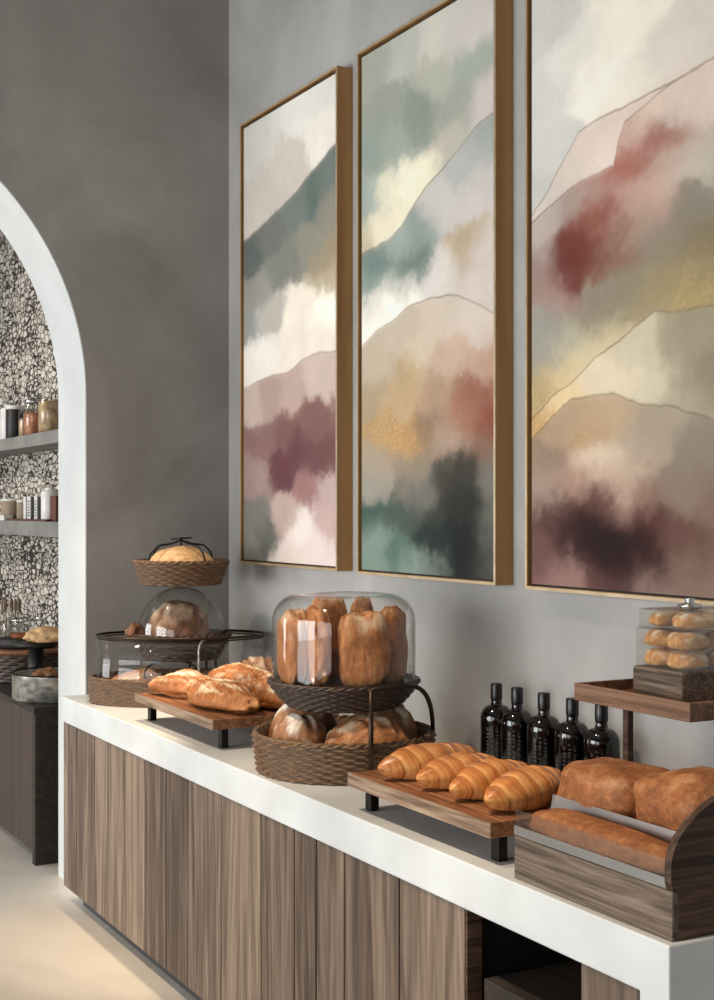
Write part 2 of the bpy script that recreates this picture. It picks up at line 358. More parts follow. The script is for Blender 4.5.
# ------------------------------------------------------------------ paintings
ART = {
 1: ([
  [(0.088,0.956,205,203,196),(0.625,0.979,225,221,212),(0.912,0.984,222,217,208),(0.146,0.815,200,192,182),(0.524,0.854,205,195,185),(0.866,0.879,232,226,215),(0.366,0.816,196,188,178)],
  [(0.065,0.698,105,110,106),(0.313,0.734,120,122,115),(0.625,0.77,125,132,125),(0.8,0.764,100,118,112),(0.939,0.79,120,130,122),(0.939,0.74,150,145,132),(0.146,0.614,150,148,140),(0.473,0.656,135,135,125),(0.724,0.678,150,148,135),(0.866,0.636,165,150,125),(0.313,0.559,185,178,168),(0.029,0.53,150,150,145),(0.625,0.54,235,225,208),(0.866,0.525,250,242,225),(0.82,0.467,238,225,210),(0.202,0.477,225,218,208),(0.524,0.471,230,218,205),(0.088,0.432,225,215,205),(0.912,0.592,190,175,150)],
  [(0.088,0.358,190,170,158),(0.313,0.362,175,150,140),(0.524,0.365,190,165,152),(0.82,0.395,205,185,172),(0.473,0.292,135,95,90),(0.772,0.305,140,100,95),(0.225,0.276,140,105,102),(0.625,0.246,118,72,78),(0.866,0.222,122,82,82),(0.421,0.207,112,66,72),(0.146,0.188,160,135,128),(0.724,0.162,165,125,120),(0.912,0.141,195,170,165),(0.088,0.098,125,120,112),(0.258,0.055,105,105,98),(0.029,0.03,130,128,120),(0.625,0.079,235,222,212),(0.82,0.04,228,212,205),(0.912,0.081,205,175,168),(0.473,0.099,190,165,155),(0.524,0.015,220,205,195)],],
  [[(-0.078,0.73),(0.313,0.766),(0.625,0.801),(0.82,0.833),(1.002,0.861)],
   [(-0.078,0.393),(0.202,0.405),(0.366,0.414),(0.524,0.414),(0.675,0.433),(0.82,0.442),(1.002,0.437)],
   ]),
 2: ([
  [(0.087,0.957,170,172,160),(0.326,0.962,190,190,180),(0.619,0.956,205,200,190),(0.885,0.934,205,198,190),(0.885,0.868,170,175,165),(0.619,0.887,185,185,172),(0.168,0.89,160,165,152),(0.476,0.834,148,157,145),(0.755,0.826,165,168,156),(0.947,0.81,205,195,188),(0.087,0.805,155,165,155),(0.044,0.714,165,175,165),(0.248,0.723,225,220,195),(0.402,0.735,244,237,214),(0.512,0.733,238,228,202),(0.168,0.656,235,225,200),(0.044,0.638,195,185,155),(0.654,0.761,190,185,172),(0.326,0.798,165,172,160)],
  [(0.947,0.745,165,170,165),(0.853,0.722,185,187,182),(0.619,0.661,205,200,193),(0.885,0.653,205,198,192),(0.326,0.615,165,175,168),(0.476,0.63,150,162,155),(0.168,0.59,125,142,135),(0.402,0.582,115,134,127),(0.044,0.552,150,165,155),(0.326,0.542,200,198,188),(0.619,0.548,220,212,204),(0.885,0.536,215,203,195),(0.788,0.561,190,170,140),(0.087,0.502,225,220,208),(0.326,0.506,247,242,230),(0.087,0.454,244,237,225)],
  [(0.326,0.451,200,185,165),(0.619,0.461,210,195,178),(0.885,0.437,215,200,188),(0.087,0.397,195,180,158),(0.476,0.407,212,195,172),(0.755,0.377,205,178,155),(0.947,0.368,195,160,138),(0.044,0.342,180,160,130),(0.402,0.366,192,166,128),(0.326,0.323,196,168,132),(0.619,0.313,185,155,130),(0.885,0.305,160,105,85),(0.947,0.27,148,82,62),(0.788,0.283,175,125,100),(0.168,0.263,190,155,105),(0.402,0.249,195,155,100),(0.548,0.263,150,125,100),(0.127,0.217,175,160,140),(0.402,0.203,160,145,125),(0.688,0.242,185,160,140),(0.885,0.222,150,115,95),(0.087,0.16,165,158,145),(0.476,0.158,125,122,112),(0.688,0.174,90,85,75),(0.768,0.19,60,60,50),(0.947,0.172,130,125,115),(0.688,0.122,60,62,55),(0.755,0.088,28,33,29),(0.735,0.131,42,44,38),(0.795,0.072,26,32,30),(0.722,0.153,52,52,44),(0.808,0.042,26,32,30),(0.619,0.056,34,48,44),(0.788,0.055,26,32,30),(0.548,0.069,38,54,49),(0.326,0.113,85,98,90),(0.127,0.103,70,98,88),(0.168,0.066,140,155,145),(0.326,0.04,90,118,107),(0.087,0.018,130,150,138),(0.44,0.024,150,165,155),(0.548,0.017,120,130,120),(0.916,0.089,115,115,105),(0.947,0.04,95,95,86),(0.619,0.105,70,75,68)],],
  [[(-0.067,0.612),(0.209,0.625),(0.326,0.642),(0.416,0.671),(0.512,0.697),(0.654,0.718),(0.788,0.746),(0.885,0.769),(1.009,0.78)],
   [(-0.067,0.425),(0.127,0.456),(0.248,0.47),(0.365,0.489),(0.512,0.494),(0.654,0.495),(0.755,0.489),(0.853,0.472),(1.009,0.443)],
   ]),
 3: ([
  [(0.064,0.867,205,203,196),(0.064,0.758,215,212,205),(0.223,0.799,225,220,210),(0.466,0.808,238,228,212),(0.372,0.749,240,233,220),(0.644,0.741,222,213,200),(0.809,0.758,215,207,196),(0.091,0.678,212,210,203),(0.511,0.717,240,230,215),(0.729,0.716,220,208,195),(0.009,0.609,205,202,195),(0.962,0.748,205,198,188)],
  [(0.223,0.634,218,203,190),(0.323,0.667,225,208,195),(0.419,0.642,228,212,200),(0.091,0.601,212,200,190),(0.557,0.676,225,205,190)],
  [(0.064,0.557,190,175,165),(0.274,0.576,175,158,148),(0.372,0.589,185,150,138),(0.511,0.66,205,175,160),(0.644,0.686,222,200,185),(0.809,0.692,220,200,185),(0.769,0.657,215,200,185),(0.489,0.606,172,108,92),(0.695,0.625,160,98,84),(0.686,0.592,205,180,165),(0.557,0.557,205,170,155),(0.809,0.586,195,185,170),(0.372,0.545,168,110,95),(0.298,0.508,126,62,48),(0.248,0.482,114,52,40),(0.274,0.495,118,55,43),(0.323,0.527,140,80,66),(0.419,0.484,150,110,95),(0.557,0.522,190,160,145),(0.064,0.495,165,140,130),(0.171,0.442,170,140,130),(0.769,0.523,150,140,125),(0.644,0.494,150,140,122),(0.809,0.467,145,130,100),(0.466,0.437,150,140,120),(0.686,0.436,165,149,112),(0.809,0.414,180,158,108),(0.064,0.402,165,160,150),(0.223,0.378,170,165,150),(0.372,0.415,160,150,130),(0.557,0.406,165,150,115),(0.372,0.364,206,188,140),(0.274,0.332,204,182,140),(0.064,0.309,190,165,120),(0.091,0.355,170,165,152),(0.962,0.582,190,180,165),(0.962,0.417,165,148,110),(0.323,0.359,236,222,186),(0.248,0.336,228,210,168),(0.171,0.317,220,196,148),(0.429,0.371,218,204,166)],
  [(0.372,0.305,226,210,182),(0.557,0.347,206,194,168),(0.769,0.35,165,155,130),(0.601,0.304,214,202,176),(0.809,0.296,150,140,118),(0.466,0.323,236,220,188),(0.171,0.29,228,202,158),(0.037,0.248,204,166,110),(0.729,0.272,180,170,145),(0.962,0.315,150,140,118)],
  [(0.171,0.26,185,160,130),(0.372,0.254,200,175,145),(0.323,0.241,185,150,110),(0.601,0.234,175,160,140),(0.809,0.203,150,138,122),(0.064,0.186,165,140,120),(0.372,0.196,224,203,178),(0.557,0.208,185,165,145),(0.091,0.139,175,150,135),(0.466,0.166,205,180,158),(0.274,0.161,185,150,132),(0.769,0.137,150,130,112),(0.171,0.108,95,58,52),(0.372,0.124,115,78,70),(0.557,0.137,150,120,105),(0.323,0.079,46,18,17),(0.466,0.067,36,8,8),(0.372,0.051,42,12,12),(0.248,0.086,52,22,20),(0.298,0.057,60,24,22),(0.419,0.073,34,8,8),(0.534,0.061,50,18,17),(0.429,0.04,40,11,11),(0.248,0.109,70,36,32),(0.489,0.05,46,15,14),(0.601,0.096,92,50,44),(0.729,0.083,115,80,70),(0.091,0.047,120,85,80),(0.557,0.047,70,33,31),(0.171,0.017,160,125,118),(0.372,0.007,115,80,75),(0.601,0.013,155,130,118),(0.809,0.031,150,125,108),(0.769,0.057,125,95,82),(0.511,0.027,88,47,44),(0.429,0.023,48,13,13),(0.962,0.111,140,115,98)],],
  [[(-0.037,0.569),(0.091,0.616),(0.171,0.654),(0.258,0.689),(0.372,0.701),(0.466,0.702),(0.557,0.704),(0.729,0.713),(0.999,0.724)],
   [(-0.037,0.566),(0.091,0.59),(0.197,0.606),(0.323,0.616),(0.434,0.621),(0.456,0.652),(0.489,0.677),(0.557,0.686),(0.623,0.699),(0.686,0.705),(0.769,0.71),(0.864,0.718),(0.999,0.724)],
   [(-0.037,0.253),(0.118,0.295),(0.248,0.317),(0.347,0.346),(0.466,0.363),(0.557,0.382),(0.627,0.396),(0.729,0.39),(0.864,0.39),(0.999,0.394)],
   [(-0.037,0.218),(0.118,0.264),(0.223,0.288),(0.347,0.29),(0.443,0.287),(0.557,0.269),(0.686,0.262),(0.769,0.25),(0.864,0.241),(0.999,0.225)],
   ]),
}

def fbm(u, v, sc_, seed, octv=5):
    rng = np.random.RandomState(seed); out = np.zeros_like(u); amp = .5; tot = 0
    for o in range(octv):
        g = rng.rand(64, 64); x = u*sc_*2**o + rng.rand()*20; y = v*sc_*2**o + rng.rand()*20
        xi = np.floor(x).astype(int); yi = np.floor(y).astype(int); fx = x-xi; fy = y-yi
        fx = fx*fx*(3-2*fx); fy = fy*fy*(3-2*fy)
        a = g[xi % 64, yi % 64]; b = g[(xi+1) % 64, yi % 64]; c = g[xi % 64, (yi+1) % 64]; d = g[(xi+1) % 64, (yi+1) % 64]
        out += amp*((a*(1-fx)+b*fx)*(1-fy)+(c*(1-fx)+d*fx)*fy); tot += amp; amp *= .55
    return out/tot - .5

def srgb_lin(c): c = c/255.; return np.where(c <= .04045, c/12.92, ((c+.055)/1.055)**2.4)
def paint(k, W, H, nu, nv):
    regs, rids = ART[k]
    u, v = np.meshgrid(np.linspace(0,1,nu), np.linspace(0,1,nv), indexing='xy')
    x = u*W; y = v*H
    wx = x + .13*fbm(x, y, 4, 10+k, 6) + .075*fbm(x, y, 13, 20+k, 6) + .035*fbm(x, y, 38, 120+k, 4); wy = y + .10*fbm(x, y, 4, 30+k, 6) + .075*fbm(x, y, 13, 40+k, 6) + .035*fbm(x, y, 38, 140+k, 4)
    def field(pts):
        num = np.zeros((nv, nu, 3)); den = np.zeros((nv, nu))
        P_ = np.array(pts, float); cl = srgb_lin(P_[:,2:5])
        for i in range(len(P_)):
            d2 = ((wx-P_[i,0]*W)/.058)**2 + ((wy-P_[i,1]*H)/.036)**2
            w = np.exp(-d2/2) + 2e-3*np.exp(-d2/18) + 1e-6/(d2+.1)
            num += w[...,None]*cl[i]; den += w
        return num/den[...,None]
    img = field(regs[0]); line = np.zeros((nv, nu)); 
    for i, rd in enumerate(rids):
        r = np.array(rd); ry = np.interp(u, r[:,0], r[:,1])*H
        ry = ry + .018*fbm(x, x*0+i, 9, 50+k+i) + .006*fbm(x, x*0+i, 40, 60+k+i)
        d = ry - y                                    # >0 below the ridge
        m = 1/(1+np.exp(-d/.0035)); soft = .35+.65*np.clip(.5+2.4*fbm(x, x*0, 4, 70+k+i), 0, 1) if i else np.ones_like(u)
        f = field(regs[i+1])
        img = img*(1-m[...,None]) + f*m[...,None]
        ln = np.exp(-(d/.0032)**2)*(.35+.5*np.clip(.5+2*fbm(x, y, 6, 80+k+i),0,1))
        line = np.maximum(line, ln)
    img = img*(1-.8*line[...,None]) + .8*line[...,None]*srgb_lin(np.array([120.,96,66]))
    gr = 1 + .16*fbm(x, y, 9, 90+k, 6) + .05*fbm(x, y, 60, 95+k, 3)
    img *= gr[...,None]
    # gold-leaf flecks where the paint is golden
    rg = np.clip((img[...,0]-img[...,2]*2.0)*5, 0, 1)*np.clip((img[...,1]/img[...,0]-.52)*9, 0, 1)
    fl = np.clip((fbm(x, y, 170, 99+k, 2)-.06)*8, 0, 1)
    img += (rg*fl)[...,None]*np.array([.09,.07,.03])
    img = 1.16*np.clip(img, 0, 2)**1.16; lum = img@np.array([.3,.59,.11])
    return np.clip(img*.9+.1*lum[...,None], 0.002, .95)
def painting(k, y0, y1, z0, z1, label, nu, nv):
    root = thing('framed_painting', label, 'painting', (WX, (y0+y1)/2, z0), 'tall abstract paintings in brass frames')
    xf = 2.465
    fr = MB(); t = .011
    fr.box(xf, WX-.001, y0, y0+t, z0, z1); fr.box(xf, WX-.001, y1-t, y1, z0, z1)
    fr.box(xf, WX-.001, y0+t, y1-t, z0, z0+t); fr.box(xf, WX-.001, y0+t, y1-t, z1-t, z1)
    fr.build('frame', M['gold'], root)
    rm = MB(); e = .0015; w = .009
    rm.box(xf-e, xf+.002, y0-.0005, y0+w, z0-.0005, z1); rm.box(xf-e, xf+.002, y1-w, y1, z0, z1)
    rm.box(xf-e, xf+.002, y0+w, y1-w, z0-.0005, z0+w); rm.box(xf-e, xf+.002, y0+w, y1-w, z1-w, z1)
    rm.build('frame_rim', M['goldrim'], root)
    MB().box(xf+.02, WX-.002, y0+t, y1-t, z0+t, z1-t).build('backing_board', M['black'], root)
    g = .012; Y0, Y1, Z0, Z1 = y0+t+g*.6, y1-t-g, z0+t+g*.5, z1-t-g; W = Y1-Y0; H = Z1-Z0; xc = xf+.008
    img = paint(k, W, H, nu, nv).reshape(-1, 3)
    uu, vv = np.meshgrid(np.linspace(0,1,nu), np.linspace(0,1,nv), indexing='xy')
    co = np.stack([np.full(uu.size, xc), (Y1-uu*W).ravel(), (Z0+vv*H).ravel()], 1)
    i = np.arange(nu*nv).reshape(nv, nu)
    q = np.stack([i[:-1,:-1], i[1:,:-1], i[1:,1:], i[:-1,1:]], -1).reshape(-1, 4)
    # sides so that the canvas is a slab
    nb = nu*nv
    bk = np.array([[xf+.02, Y1, Z0],[xf+.02, Y0, Z0],[xf+.02, Y0, Z1],[xf+.02, Y1, Z1]])
    cr = [int(i[0,0]), int(i[0,-1]), int(i[-1,-1]), int(i[-1,0])]
    allv = np.concatenate([co, bk]) - np.array(root['_w'])
    faces = q.tolist() + [[cr[a], cr[(a+1) % 4], nb+(a+1) % 4, nb+a] for a in range(4)]
    me = bpy.data.meshes.new('canvas'); me.from_pydata(allv.tolist(), [], faces); me.update()
    at = me.attributes.new('art', 'FLOAT_COLOR', 'POINT')
    colr = np.ones((nb+4, 4)); colr[:nb,:3] = img; colr[nb:,:3] = .6
    at.data.foreach_set('color', colr.ravel())
    me.materials.append(M['art']); o = bpy.data.objects.new('canvas', me); COL.objects.link(o); o.parent = root
painting(1, 4.615, 5.535, 1.480, 3.440, 'framed abstract of grey-green mist over dusky plum, leftmost of three', 110, 500)
painting(2, 3.545, 4.455, 1.477, 3.440, 'framed abstract of sage and gold above a dark green pool, middle of three', 150, 560)
painting(3, 2.460, 3.385, 1.474, 3.440, 'framed abstract with rust cloud, gold ridge and maroon stain, rightmost of three', 220, 600)

# ------------------------------------------------------------------ food and basket makers
def bread(name, mat, c, L, W, H, yaw=0, seed=0, label='', cat='bread', group=None, cuts=0, e=1.0, flour=1.0, lump=.06, tilt=0, roll=0, flat=.3, cutdir=.5, nu=72, nv=40, taper=0, cutdepth=.1, parent=None):
    """a baked loaf: superellipsoid with a flat base, lumps and slashed crust. c = centre of its base"""
    vs = []; tints = []
    def spow(a, p): return math.copysign(abs(a)**p, a)
    for j in range(nv+1):
        ph = -PI/2 + PI*j/nv
        for i in range(nu):
            th = 2*PI*i/nu
            x = spow(math.cos(ph), e)*spow(math.cos(th), e); y = spow(math.cos(ph), e)*spow(math.sin(th), e); z = spow(math.sin(ph), e)
            d = 1 + lump*(noise.noise(Vector((x*1.6+seed*3.1, y*1.6, z*1.6+seed)))*1.6 + .35*noise.noise(Vector((x*6+seed, y*6, z*6))))
            cutv = 0
            if cuts and z > 0:
                s_ = (x + y*cutdir)*cuts*.5 + seed*.37
                f = abs((s_ % 1) - .5)*2
                cutv = max(0, 1-f/.30)*min(1, z*1.6)*(1-min(1, abs(y))**3)
                d *= 1 - cutdepth*cutv + cutdepth*.4*(max(0, 1-abs(f-.45)/.2))*min(1, z*1.6)
            tp = 1 - taper*abs(x)**2.2
            X = x*d*L/2; Y = y*d*W/2*tp
            Z = z*d*H*(1-flat)*(1 - taper*.35*abs(x)**2.2) if z > 0 else max(z*d, -.92)*H*flat/.92
            vs.append((X, Y, Z + H*flat)); 
            fl = max(0, min(1, .25 + z*1.1))*(.55+.9*max(0, noise.noise(Vector((x*2.2+seed*1.7, y*2.2+5, z*2)))+.25))*flour
            if cuts: fl *= (1-.8*cutv)
            tints.append(max(0, min(1.3, fl)))
    cy, sy = math.cos(yaw), math.sin(yaw); ct, st = math.cos(tilt), math.sin(tilt); cr, sr = math.cos(roll), math.sin(roll)
    out = []
    for X, Y, Z in vs:
        Y, Z = Y*cr - Z*sr, Y*sr + Z*cr
        X, Z = X*ct + Z*st, -X*st + Z*ct
        out.append((c[0]+X*cy-Y*sy, c[1]+X*sy+Y*cy, c[2]+Z))
    if tilt or roll:
        lo = min(p[2] for p in out); out = [(p[0], p[1], p[2]-lo+c[2]) for p in out]
    fs = [(j*nu+i, j*nu+(i+1) % nu, (j+1)*nu+(i+1) % nu, (j+1)*nu+i) for j in range(nv) for i in range(nu)]
    m = MB(); m.add(out, fs); m.a = tints
    o = m.build(name, mat, parent, None if parent is not None else c, smooth=True)
    # baked goods rest on what carries them
    if parent is None: tag(o, label, cat, group)
    return o

def croissant(c, L, R, yaw, seed, label, group, mat):
    nseg = 8; nu, nv = 240, 36; vs = []; tn = []
    rnd = random.Random(seed)
    offs = [rnd.uniform(-.03,.03) for _ in range(nseg+2)]
    for i in range(nu+1):
        t = i/nu; s_ = t*2-1
        prof = max(0, 1-abs(s_)**2.1)**.68*(.90 if s_ > 0 else 1.0)
        if s_ > 0: prof = prof + (max(0, 1-abs(s_)**2.1)**.68 - prof)*max(0, 1-s_*6)
        for j in range(nv):
            th = 2*PI*j/nv
            sp = (t + .035*math.sin(th) + .02*math.cos(th*1+seed))*nseg + offs[min(nseg, int(t*nseg))]
            f = sp - math.floor(sp)
            stp = (f**.6 if s_ < 0 else (1-f)**.6)
            r = R*prof*(.90 + .11*stp) * (1 + .11*noise.noise(Vector((t*5+seed, math.cos(th)*1.5, math.sin(th)*1.5))))
            y = r*math.cos(th)*1.03; z = r*math.sin(th)*.92
            bend = .10*R*(s_**2)*2.0
            X = s_*L/2; Y = y + bend*1.2
            z = max(z, -R*.62*prof**.5 - .0)
            vs.append((X, Y, z))
            # dark on the raised band, pale in the fold
            strp = .5+.5*math.sin(sp*2*PI*3+2*noise.noise(Vector((t*9+seed, math.cos(th)*2, math.sin(th)*2))))
            tn.append(max(0, min(1, .10 + .13*strp**2 + .65*stp**1.3*(.55+.45*math.sin(max(0,th) if th < PI else 0)) + .1*(abs(s_) > .85))))
    lo = min(v[2] for v in vs)
    cy, sy = math.cos(yaw), math.sin(yaw)
    out = [(c[0]+X*cy-Y*sy, c[1]+X*sy+Y*cy, c[2]+Z-lo) for X, Y, Z in vs]
    fs = [(i*nv+j, i*nv+(j+1) % nv, (i+1)*nv+(j+1) % nv, (i+1)*nv+j) for i in range(nu) for j in range(nv)]
    m = MB(); m.add(out, fs); m.a = tn
    o = m.build('croissant', mat, None, c, smooth=True); tag(o, label, 'croissant', group); return o

def weave(c, z0, z1, r0, r1, rows=12, stakes=44, amp=.009, thick=.012, ab=(1,1), rot=0, floor=True, bulge=0.0, rim=.009, flare=1.0):
    """woven round basket: over-under strands outside, plain inside, floor disc, braided rim"""
    m = MB(); nT = stakes*6; nR = rows*4; vs = []; cr, sr = math.cos(rot), math.sin(rot)
    def put(r, t, z):
        x = r*ab[0]*math.cos(t); y = r*ab[1]*math.sin(t); vs.append((c[0]+x*cr-y*sr, c[1]+x*sr+y*cr, z))
    def rad(f): return r0 + (r1-r0)*f**flare + bulge*math.sin(PI*f)
    for i in range(nR+1):
        f = i/nR; row = min(rows-1, int(f*rows)); fr_ = f*rows-row
        for k in range(nT):
            t = 2*PI*k/nT
            w = amp*(math.sin(stakes/2*t + PI*row)*.6)*math.sin(PI*fr_) + amp*.7*math.sin(PI*fr_) - amp*.3
            put(rad(f)+w, t, z0+(z1-z0)*f)
    L = nR+1
    inner = [(rad(1)-thick, z1), (rad(.5)-thick, z0+(z1-z0)*.5), (max(rad(0)-thick,.01), z0+.012)]
    for r, z in inner:
        for k in range(nT): put(r, 2*PI*k/nT, z)
    fs = []
    for i in range(L+len(inner)-1):
        for k in range(nT): fs.append((i*nT+k, i*nT+(k+1) % nT, (i+1)*nT+(k+1) % nT, (i+1)*nT+k))
    if floor:
        fs.append(tuple(range(nT))[::-1]); b = (L+len(inner)-1)*nT; fs.append(tuple(range(b, b+nT)))
    m.add(vs, fs)
    for s_ in (0, 1):                                 # twisted rim strands
        pts = []
        for k in range(160):
            t = 2*PI*k/160; a = t*stakes/2 + PI*s_
            r = rad(1)-thick*.4 + rim*.45*math.cos(a); x = r*ab[0]*math.cos(t); y = r*ab[1]*math.sin(t)
            pts.append((c[0]+x*cr-y*sr, c[1]+x*sr+y*cr, z1 + rim*.45*math.sin(a)))
        m.tube(pts, rim*.62, 6, closed=True)
    return m
def ring(c, r, z, rad, ab=(1,1), rot=0, n=72, seg=8):
    cr, sr = math.cos(rot), math.sin(rot); pts = []
    for k in range(n):
        t = 2*PI*k/n; x = r*ab[0]*math.cos(t); y = r*ab[1]*math.sin(t); pts.append((c[0]+x*cr-y*sr, c[1]+x*sr+y*cr, z))
    return MB().tube(pts, rad, seg, closed=True)
def dome_profile(r, z0, z1, shoulder, th=.003, n=10, power=1.0):
    o = [(r, z0), (r, z1-shoulder)] + [(r-shoulder+shoulder*math.cos(t), z1-shoulder+shoulder*math.sin(t)) for t in [PI/2*k/n for k in range(1, n+1)]]
    i = [(max(.001, a-th), min(z, z1)-(th if z > z1-shoulder*.5 else 0)) for a, z in o]
    o2 = o + [(.002, z1)]; i2 = [(.002, z1-th)] + i[::-1]
    return o2 + i2 + [(r, z0)]

# ------------------------------------------------------------------ far display: three tiers with a glass oval
c = (2.145, 5.435); ab = (1.0, .58); rt = math.radians(-23); A = .382
far = thing('tiered_bread_stand', 'three-tier wicker bread stand with an oval glass wall, in the far corner', 'bread stand', (c[0], c[1], .9))
weave(c, .900, 1.005, A, A+.006, 11, 64, .010, .014, ab, rt).build('wicker_base', M['wicker'], far, smooth=True)
gl = MB().lathe([(A-.022, 1.006), (A-.022, 1.180), (A-.026, 1.180), (A-.026, 1.006), (A-.022, 1.006)], c, 96, (1.0,.585), rt, close=False)
gl.build('glass_wall', M['glass'], far, smooth=True)
rr = ring(c, A-.022, 1.183, .0055, (1.0,.585), rt, 96); rr2 = ring(c, A-.026, 1.172, .003, (1.0,.585), rt, 96); rr.add(rr2.v, rr2.f)
rr.build('metal_rim', M['bronze'], far, smooth=True)
for dx, dy in ((.02,-.05),(.085,-.075),(.16,.0)):
    MB().tube([(c[0]+dx, c[1]+dy, .91), (c[0]+dx, c[1]+dy, 1.09)], .0055).build('post', M['bronze'], far, smooth=True)
hk = MB(); hx, hy = c[0]-.01, c[1]-.222
hk.tube([(hx,hy,1.0),(hx,hy,1.13),(hx+.004,hy,1.155),(hx+.014,hy,1.172),(hx+.028,hy,1.180),(hx+.036,hy,1.178)], .005)
hk.build('hook', M['steel'], far, smooth=True)
c2 = (2.145, 5.435)
weave(c2, 1.080, 1.185, .155, .214, 9, 40, .010, .012, (1,.86), rt).build('wicker_middle_tier', M['wickerdark'], far, smooth=True)
dm = MB(); R = .188
prof = [(R*math.cos(t)*(1.0), 1.19 + .035*0 + (R*1.06)*math.sin(t)) for t in [PI/2*k/18 for k in range(18)]] + [(.003, 1.19+R*1.06)]
prof = prof + [(max(.002, a-.003), z-.003) for a, z in prof[::-1]]
dm.lathe(prof, c2, 64, close=False).build('glass_dome', M['glass'], far, smooth=True)
tb = weave(c2, 1.397, 1.497, .165, .203, 9, 40, .010, .012).build('wicker_top_tier', M['wicker'], far, smooth=True)
wh = MB()
for a0 in (.35, 1.95, 3.5, 4.9):
    x = math.cos(a0); y = math.sin(a0)
    wh.tube([(c2[0]+.185*x, c2[1]+.185*y, 1.50), (c2[0]+.17*x, c2[1]+.17*y, 1.535), (c2[0]+.13*x, c2[1]+.13*y, 1.565), (c2[0]+.06*x, c2[1]+.06*y, 1.572), (c2[0], c2[1], 1.588)], .004, 6)
wh.tube([(c2[0], c2[1], 1.560),(c2[0], c2[1], 1.600)], .004, 6)
wh.tube([(c2[0]-.04, c2[1]+.02, 1.592),(c2[0]+.04, c2[1]-.02, 1.598)], .004, 6)
wh.build('wire_handle', M['blackmetal'], tb, smooth=True)
bh = MB(); bp_ = []
for k in range(13):
    t = PI*k/12; bp_.append((2.065-.105*math.cos(t)*1.0, 5.34+.05*math.cos(t), 1.0 + .085*math.sin(t)**.6 if 0 < k < 12 else .98))
bh.tube(bp_, .004, 6).build('wire_arch', M['blackmetal'], far, smooth=True)
bread('boule_bread', M['seeded'], (c2[0], c2[1], 1.411), .305, .295, .153, .2, 3, 'pale seeded round loaf in the topmost wicker tier of the far stand', 'bread', flour=.5, lump=.04)
bread('rustic_loaf', M['darkbread'], (c2[0], c2[1]+.004, 1.104), .285, .245, .225, -.4, 5, 'lumpy brown loaf under the small glass dome of the far stand', 'bread', flour=.9, lump=.12)
bread('bread_roll', M['darkbread'], (c2[0]-.185, c2[1]+.055, 1.165), .10, .075, .07, .9, 8, 'small crusty roll on the rim of the far stand, left of its glass dome', 'bread', flour=.4, lump=.2)
bread('flat_loaf', M['browncrust'], (1.985, 5.46, .915), .30, .20, .125, -.2, 9, 'flat tan loaf behind the glass wall at the far stand, beneath the wire arch', 'bread', flour=.9)
bread('flat_loaf', M['darkbread'], (2.28, 5.36, .915), .22, .19, .12, .4, 11, 'flat dark loaf in the base of the far stand, behind the baguettes', 'bread', flour=.4)

# ------------------------------------------------------------------ baguette tray
def tray(name, label, x0, x1, y0, y1, ztop, th, wm):
    t = thing(name, label, 'tray', ((x0+x1)/2, (y0+y1)/2, .9), 'low wooden bread trays on black legs')
    MB().box(x0+.006, x1, y0, y1, ztop-th, ztop).build('board', wm, t, bevel=.001)
    MB().box(x0, x0+.006, y0, y1, ztop-th, ztop).build('edge_band', M['edgewood'], t, bevel=.001)
    for x in (x0+.06, x1-.06):
        for y in (y0+.05, y1-.03):
            MB().box(x-.013, x+.013, y-.016, y+.016, .9, ztop-th).build('leg', M['blackmetal'], t, bevel=.002)
    return t
tray('bread_tray', 'low wooden tray on black legs holding floury baguettes, at the far end of the counter', 1.785, 2.27, 4.235, 5.01, 1.005, .034, M['walnut'])
tray('bread_tray', 'low wooden tray on black legs holding four croissants, near the dark bottles', 1.755, 2.19, 2.545, 3.225, 1.003, .036, M['walnut'])
G = 'baguettes on the far tray'
bread('baguette', M['baguette'], (1.915,4.455,1.005), .44, .15, .105, math.radians(-80), 21, 'front baguette on the far tray, nearest the counter edge', 'bread', G, cuts=5, taper=.45, lump=.13, cutdir=1.2, cutdepth=.13)
bread('baguette', M['baguette'], (1.925,4.80,1.005), .36, .15, .098, math.radians(-58), 22, 'leftmost baguette at the far end of the tray, beside the wicker base', 'bread', G, cuts=5, taper=.45, lump=.13, cutdir=1.2, cutdepth=.13)
bread('baguette', M['baguette'], (2.115,4.73,1.005), .37, .14, .115, math.radians(-66), 23, 'baguette in the second row of the tray, behind the leftmost one', 'bread', G, cuts=4, taper=.4, lump=.13, cutdir=1.2, cutdepth=.13)
bread('baguette', M['baguette'], (2.085,4.395,1.005), .31, .16, .118, math.radians(-82), 24, 'plump baguette on the tray, beside the glass dome and behind the front one', 'bread', G, cuts=4, taper=.4, lump=.13, cutdir=1.2, cutdepth=.13)
bread('baguette', M['darkbread'], (2.225,4.80,1.005), .30, .10, .135, math.radians(-70), 25, 'darker baguette at the back of the far tray, nearest the wall', 'bread', G, cuts=3, taper=.4, lump=.10)

# ------------------------------------------------------------------ centre display: two tiers with a glass dome
c = (2.030, 3.755)
ctr = thing('tiered_bread_stand', 'two-tier stand with wide wicker basket below and large glass dome above', 'bread stand', (c[0], c[1], .9))
weave(c, .900, 1.018, .270, .285, 13, 56, .010, .014).build('wicker_base', M['wicker'], ctr, smooth=True)
pl = weave(c, 1.098, 1.180, .165, .240, 10, 48, .008, .012, flare=.75, rim=.008).build('upper_bowl', M['wickerdark'], ctr, smooth=True)
MB().lathe([(.02,1.168),(.226,1.168),(.226,1.176),(.02,1.176)], c, 64).build('plate', M['wickerdark'], pl)
MB().lathe(dome_profile(.227, 1.180, 1.452, .085, .003), c, 96, close=False).build('glass_dome', M['glass'], ctr, smooth=True)
ring(c, .229, 1.182, .005).build('dome_rim', M['bronze'], ctr, smooth=True)
fx, fy = .484, .875
px_, py_ = 1.964, 3.464
